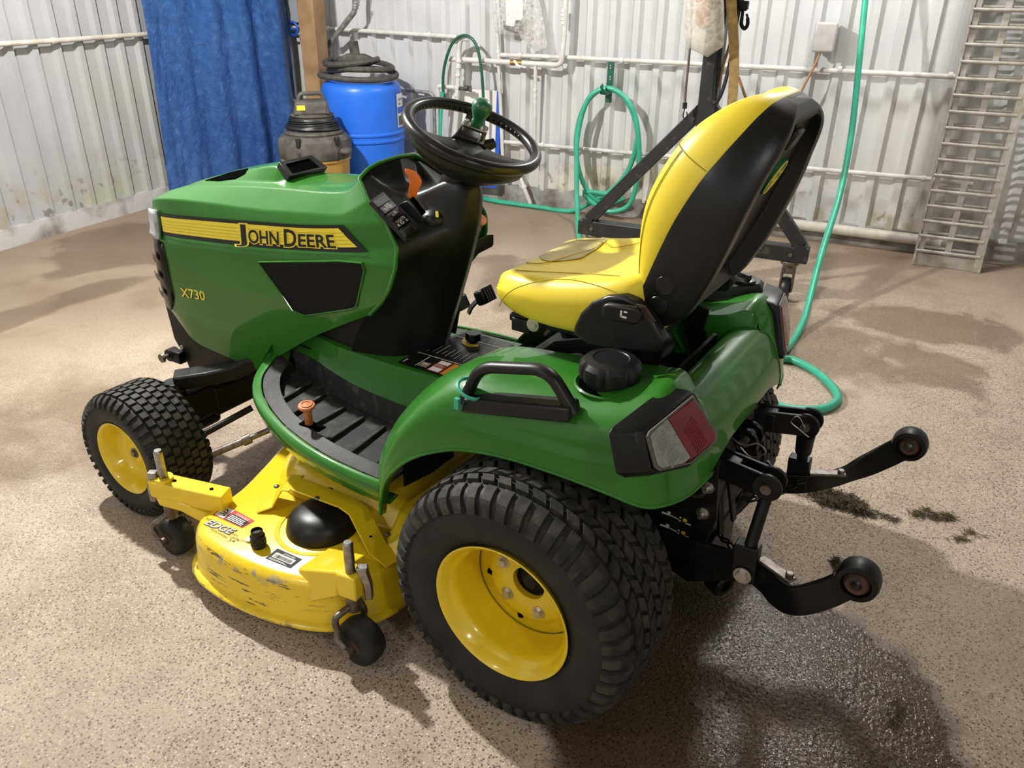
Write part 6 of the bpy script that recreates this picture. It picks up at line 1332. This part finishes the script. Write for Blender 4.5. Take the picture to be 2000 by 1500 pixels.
for k in range(22):
    a = .17+.031*k; mb.add(sub_quad(q, a, a+random.choice((.008, .014, .02)), .42, .70, .0014, Z3), [(0, 1, 2, 3)])
obj('bar_code', mb, M['decblk'], sl, smooth=0)
mb = MB(); put_text(mb, 'JOHN DEERE', on_quad(q, .36, .24)+Z3*.0008, q[1]-q[0], q[0]-q[3], .006, (q[1]-q[0]).length*.45); obj('label_text', mb, M['decwht'], sl, smooth=0)
e0, e1 = at(399, 1023, z=.2058), at(447, 1043, z=.2058); ex = e1-e0; ey = Z3.cross(ex.normalized())
for off_, h, mt in ((.06, 0, 'decblk'), (.02, .0006, 'decgry')):
    mb = MB(); put_text(mb, 'EDGE', e0+Z3*h, ex, ey+ex.normalized()*.25, .025, ex.length, off_); obj('deck_lettering', mb, M[mt], deck, smooth=0)
for s, a, b, hh in (('THE', (399, 1013), (411, 1018), .008), ('HIGH', (449, 1042), (462, 1048), .008), ('CAPACITY', (447, 1049), (478, 1060), .008), ('7 IRON SYSTEM', (406, 1032), (441, 1052), .008), ('54"', (444, 1056), (460, 1060), .012)):
    mb = MB(); p, r = at(*a, z=.2058), at(*b, z=.2058); put_text(mb, s, p, r-p, ey, hh, (r-p).length); obj('deck_lettering', mb, M['decblk'], deck, smooth=0)
# ------------------------------------------------------------------ deck casters (gauge wheels), arms and latches
def caster(c, r, wd, name, post_top, arm):
    c = V(c)
    m = MB(); m.lathe([(.022, -wd/2), (r*.72, -wd/2), (r*.92, -wd*.42), (r, -wd*.20), (r, wd*.20), (r*.92, wd*.42), (r*.72, wd/2), (.022, wd/2)], c, YH, 40); flat(m); cw = obj('gauge_wheel', m, M['tyre'], deck, smooth=50)
    m = MB(); m.lathe([(.001, wd/2+.010), (.013, wd/2+.010), (.014, wd/2+.002), (.030, wd/2-.002), (.034, wd/2-.010)], c, YH, 28); obj('gauge_hub', m, M['rust'], deck); m = MB(); m.lathe([(.001, -wd/2-.010), (.014, -wd/2-.002), (.034, -wd/2+.010)], c, YH, 28); obj('gauge_hub', m, M['rust'], deck)
    top = V(post_top); jn = V((top.x, top.y, r*2+.030))
    for sg in (1, -1):
        yy = c.y+sg*(wd/2+.013)
        m = MB(); m.tube(cr([jn+V((0, 0, .012)), jn+V((.004, sg*.012, -.002)), V((jn.x+.012, yy-sg*.004, jn.z-.012)), V((c.x+.030, yy+sg*.003, c.z+r*.80)), V((c.x+.032, yy+sg*.003, c.z+.025)), V((c.x+.008, yy, c.z))], 5), .0095, 10); m.cyl(V((c.x, yy-sg*.008, c.z)), V((c.x, yy+sg*.012, c.z)), .013, n=12); obj('caster_fork', m, M['dullsteel'], deck, smooth=60)
    m = MB(); m.cyl(jn-V((0, 0, .015)), V((top.x, top.y, top.z-.11)), .019, n=20); obj('caster_stem', m, M['dullsteel'], deck)
    m = MB(); m.cyl(V((top.x, top.y, top.z-.12)), top-V((0, 0, .006)), .0135, n=20); m.cyl(top-V((0, 0, .006)), top, .0135, .010, n=20); obj('caster_post', m, M['steel'], deck)
PF, PR = V((1.165, .620, .378)), V((.425, .618, .362))
caster((1.180, .612, .064), .064, .066, 'front', PF, None); caster((.397, .632, .064), .066, .066, 'rear', PR, None)
caster((1.180, -.612, .064), .064, .066, 'front', PF*1-V((0, 1.24, 0)), None)
# front arm: channel from the deck corner forward to the post
a, b = V((1.20, .632, .282)), V((.985, .545, .255))
def hchan(a, b, wd, h, depth_a, depth_b):
    d = (b-a).normalized(); x = d.cross(Z3).normalized(); m = MB()
    m.loops([[p+x*(s_*wd/2)+Z3*z for s_, z in ((-1, 0), (1, 0), (1, -dz), (-1, -dz))] for p, dz in ((a, depth_a), (a*.75+b*.25, depth_a*1.05), (a*.4+b*.6, (depth_a*.3+depth_b*.7)), (b, depth_b))]); return m
obj('caster_arm', hchan(a, b, .058, .05, .055, .062), M['yellow'], deck, bev=.004)
mb = MB(); mb.prism([V((1.175, .655, .228)), V((1.10, .627, .222)), V((1.00, .590, .185)), V((.99, .585, .10)), V((1.035, .60, .15)), V((1.10, .628, .19)), V((1.165, .652, .20))], (-.012, -.045, 0)); obj('arm_gusset', mb, M['yellow'], deck, bev=.004)
mb = MB(); mb.cyl(PF-V((0, 0, .135)), PF-V((0, 0, .092)), .027, n=24); obj('stem_socket', mb, M['yellow'], deck)
for f in (.30, .80):
    mb = MB(); p = a+(b-a)*f; mb.cyl(p+Z3*.0002, p+Z3*.0014, .006, n=14); obj('arm_hole', mb, M['dark'], deck)
def latch(p, dirx):
    m = MB(); d = V(dirx).normalized(); s = d.cross(Z3); q0 = p+d*.030
    m.loops([[q0+d*(a_*.014)+s*(b_*.012)+Z3*z for a_, b_ in ((-1, -1), (1, -1), (1, 1), (-1, 1))] for z in (.020, .008)]+[[q0+d*(.012+a_*.010)+s*(b_*.011)+Z3*z for a_, b_ in ((-1, -1), (1, -1), (1, 1), (-1, 1))] for z in (-.035, -.082)]); obj('latch_lever', m, M['steel'], deck, bev=.003)
    m = MB(); m.cyl(p, p+d*.045, .006, n=10); obj('latch_pin', m, M['dullsteel'], deck)
latch(PF-V((0, 0, .095)), (.85, .5, 0)); latch(PR-V((0, 0, .095)), (-.75, -.45, 0))
# rear bracket
mb = MB(); a = V((.425, .618, .270)); mb.loops([[a+V(p) for p in ((.030, .028, 0), (-.030, .020, 0), (-.022, -.035, 0), (.045, -.030, 0))], [a+V(p)+V((0, 0, -.075)) for p in ((.030, .028, 0), (-.030, .020, 0), (-.022, -.035, 0), (.045, -.030, 0))]]); obj('stem_socket', mb, M['yellow'], deck, bev=.006)
mb = MB(); mb.loops([[V((.455, .640, .268)), V((.600, .640, .215)), V((.585, .535, .222)), V((.44, .545, .268))], [V((.455, .645, .190)), V((.560, .665, .130)), V((.545, .60, .150)), V((.44, .55, .185))]]); obj('caster_bracket', mb, M['yellow'], deck, bev=.006)
# slanted rear shield of the deck, by the rear tyre
mb = MB(); mb.prism([V((.475, .44, .205)), V((.40, .47, .205)), V((.355, .37, .30)), V((.36, .20, .32)), V((.46, .20, .30)), V((.50, .33, .265))], (0, 0, -.005)); obj('deck_shield', mb, M['yellow'], deck, smooth=0)
mb = MB(); p = V((.405, .36, .292)); mb.ball(p, .014, sc=(1, 1, .8)); mb.cyl(p, p+Z3*.016, .006, n=10); obj('shield_bolt', mb, M['dullsteel'], deck)

# ------------------------------------------------------------------ three-point hitch
mb = MB(); mb.box((-.22, 0, .47), (.10, .28, .42)); mb.box((-.28, 0, .60), (.07, .24, .12)); mb.box((-.25, 0, .30), (.16, .16, .14)); obj('hitch_block', mb, M['frame'], TR, bev=.008)
for sg in (1, -1):
    y = lambda v: sg*v
    mb = MB(); mb.prism([(-.33, y(.150), .64), (-.345, y(.150), .46), (-.30, y(.150), .26), (-.10, y(.150), .26), (-.10, y(.150), .64)], (0, sg*.012, 0)); pl_ = obj('hitch_side_plate', mb, M['frame'], TR, bev=.003)
    for p in (V((-.315, y(.163), .545)), V((-.312, y(.163), .470))):
        mb = MB(); mb.cyl(p, p+YH*sg*.005, .016, n=20); mb.cyl(p, p+YH*sg*.014, .011, n=6); mb.cyl(p, p+YH*sg*.024, .006, n=10); obj('hitch_bolt', mb, M['zinc'], TR)
    mb = MB(); p = V((-.285, y(.163), .535)); mb.lathe([(.021, 0), (.030, .004*sg), (.021, .006*sg)], p, (0, 1, 0), 24); obj('plate_bore', mb, M['rust'], pl_)
    # lift arm with clevis end
    ra_, rb_ = V((-.30, y(.125), .600)), V((-.452, y(.165), .607))
    for dy in (-.020, .020):
        mb = MB(); q0, q1 = ra_+V((0, dy, 0)), rb_+V((0, dy, 0)); mb.bar(q0, q1, .010, .058); mb.cyl(q1-YH*.005, q1+YH*.005, .033, n=28); obj('lift_arm', mb, M['frame'], TR, bev=.002)
    mb = MB(); mb.box(ra_*.7+rb_*.3, (.07, .045, .052)); mb.cyl((-.30, y(.06), .60), (-.30, y(.15), .60), .04, n=20); obj('rockshaft', mb, M['frame'], TR, bev=.004)
    mb = MB(); mb.cyl(rb_-YH*.034, rb_+YH*.034, .012, n=18); obj('clevis_pin', mb, M['dullsteel'], TR)
    rod_b = V((-.445, y(.225), .405)); r0_, r1_ = rb_-V((0, 0, .012)), rod_b+V((0, 0, .045))
    mb = MB(); mb.cyl(r0_, r1_, .0145, .0145, n=16)
    if sg < 0: mb.cyl(r0_*.85+r1_*.15, r0_*.35+r1_*.65, .024, .021, n=16)
    obj('lift_rod', mb, M['frame'], TR)
    mb = MB(); mb.bar(rod_b+V((.004, -sg*.004, .065)), rod_b-V((0, 0, .030)), .056, .034, up=(0, 1, 0)); obj('lift_rod_clevis', mb, M['frame'], TR, bev=.003)
    mb = MB(); q = rod_b+V((0, sg*.018, -.008)); mb.cyl(q, q+YH*sg*.004, .021, n=20); mb.cyl(q, q+YH*sg*.013, .015, n=6); obj('hitch_bolt', mb, M['zinc'], TR)
    # lower link: flat bar, bent outwards, ball end
    lp = [V((-.16, y(.175), .345)), V((-.30, y(.185), .365)), V((-.43, y(.205), .392)), V((-.49, y(.232), .402)), V((-.535, y(.275), .410)), V((-.575, y(.305), .432)), V((-.625, y(.315), .480)), V((-.662, y(.314), .522))]
    mb = MB(); mb.strip(cr(lp, 5), .016, .062, up=(-.35, 0, 1)); lk = obj('lower_link', mb, M['frame'], TR, smooth=50, bev=.002)
    be = V((-.683, y(.313), .547)); mb = MB(); mb.lathe([(.030, -.024), (.040, -.022), (.043, -.010), (.043, .010), (.040, .022), (.030, .024), (.029, .020), (.029, -.020), (.030, -.024)], be, (0, 1, 0), 36); obj('link_eye', mb, M['frame'], lk)
    mb = MB(); mb.lathe([(.0115, -.026), (.020, -.026), (.0295, -.010), (.0295, .010), (.020, .026), (.0115, .026), (.0115, -.026)], be, (0, 1, 0), 32); obj('link_ball', mb, M['rust'], lk)
    # stay chain and turnbuckle
    c0, c1 = V((-.33, y(.08), .37)), V((-.47, y(.20), .425)); mb = MB()
    for k in range(7):
        p = c0+(c1-c0)*((k+.5)/7)+V((0, 0, -.02*math.sin(PI*(k+.5)/7))); d = (c1-c0).normalized(); s1 = d.cross(Z3).normalized(); s2 = s1 if k % 2 else s1.cross(d)
        mb.tube([p+d*(.014*math.cos(t))+s2*(.008*math.sin(t)) for t in [2*PI*j/14 for j in range(14)]], .0032, 6, closed=True)
    obj('stay_chain', mb, M['frame'], TR)
    mb = MB(); q = V((-.50, y(.225), .437)); mb.bar(q+V((.03, -sg*.012, 0)), q+V((-.055, sg*.030, .003)), .026, .007); mb.cyl(q+V((-.045, sg*.022, .0)), q+V((-.045, sg*.022, .016)), .009, n=10); obj('turnbuckle', mb, M['dullsteel'], TR, bev=.002)
    mb = MB(); mb.tube(cr([rb_+V((0, -sg*.035, .0)), rb_+V((.02, -sg*.040, .03)), rb_+V((.035, -sg*.042, .012)), rb_+V((.012, -sg*.04, -.004)), rb_+V((-.014, -sg*.038, -.02))], 5), .0022, 6); obj('hitch_clip', mb, M['steel'], TR)
# top link eye
mb = MB(); tk = V((-.345, .0, .610))
for yy in (-.022, .022): mb.lathe([(.020, yy-.006), (.036, yy-.006), (.036, yy+.006), (.020, yy+.006)], tk, (0, 1, 0), 28); mb.box(tk+V((.04, yy, -.0)), (.07, .012, .06))
obj('top_link_bracket', mb, M['blackgloss'], TR, bev=.003)
mb = MB(); mb.cyl(tk-YH*.045, tk+YH*.05, .011, n=16); obj('top_link_pin', mb, M['dullsteel'], TR)
mb = MB(); mb.tube(cr([tk+V((0, .05, .005)), tk+V((.03, .055, .022)), tk+V((-.01, .06, .01)), tk+V((-.04, .05, .02)), tk+V((-.06, .045, .0)), tk+V((-.03, .05, -.02)), tk+V((0, .05, -.002))], 5), .0022, 6); obj('hitch_clip', mb, M['steel'], TR)
# drop parts below: PTO shaft, drawbar, trailing plates
mb = MB(); mb.lathe([(.022, 0), (.022, .05), (.036, .05), (.036, .085), (.030, .09), (.018, .09), (.016, .075), (.001, .075)], (-.30, .07, .245), (-.75, .35, -.1), 28); obj('pto_shaft', mb, M['blackgloss'], TR)
mb = MB(); mb.box((-.27, .06, .31), (.12, .12, .09)); mb.prism([(-.13, .155, .30), (-.30, .165, .26), (-.42, .18, .33), (-.40, .18, .36), (-.28, .165, .31), (-.13, .155, .35)], (0, .010, 0)); mb.box((-.19, .19, .24), (.022, .012, .12)); mb.bar((-.33, .05, .52), (-.36, .055, .40), .02, .008); mb.bar((-.32, .09, .52), (-.345, .10, .38), .02, .008); obj('drawbar', mb, M['frame'], TR, bev=.002)
# adjustment marks printed on the side plate (white pictograms with yellow dots)
mb = MB(); m2 = MB()
for k in range(3):
    o_ = V((-.232-.006*k*0, .1635, .430-.038*k)); mb.box(o_+V((.012, 0, 0)), (.022, .0008, .005)); mb.box(o_+V((.004, 0, .006)), (.008, .0008, .006)); mb.bar(o_, o_+V((-.022, 0, -.004)), .0012, .002, up=(0, 1, 0)); mb.box(o_+V((-.026, 0, .003)), (.004, .0008, .004)); mb.box(o_+V((-.026, 0, -.006)), (.004, .0008, .004)); mb.box(o_+V((-.048, 0, -.008)), (.012, .0008, .003)); m2.cyl(o_+V((-.038, 0, 0)), o_+V((-.038, .0008, 0)), .0055, n=14)
obj('height_marks', mb, M['decwht'], TR, smooth=0)['kind'] = 'stuff'; obj('height_dots', m2, M['decyel2'], TR, smooth=0)
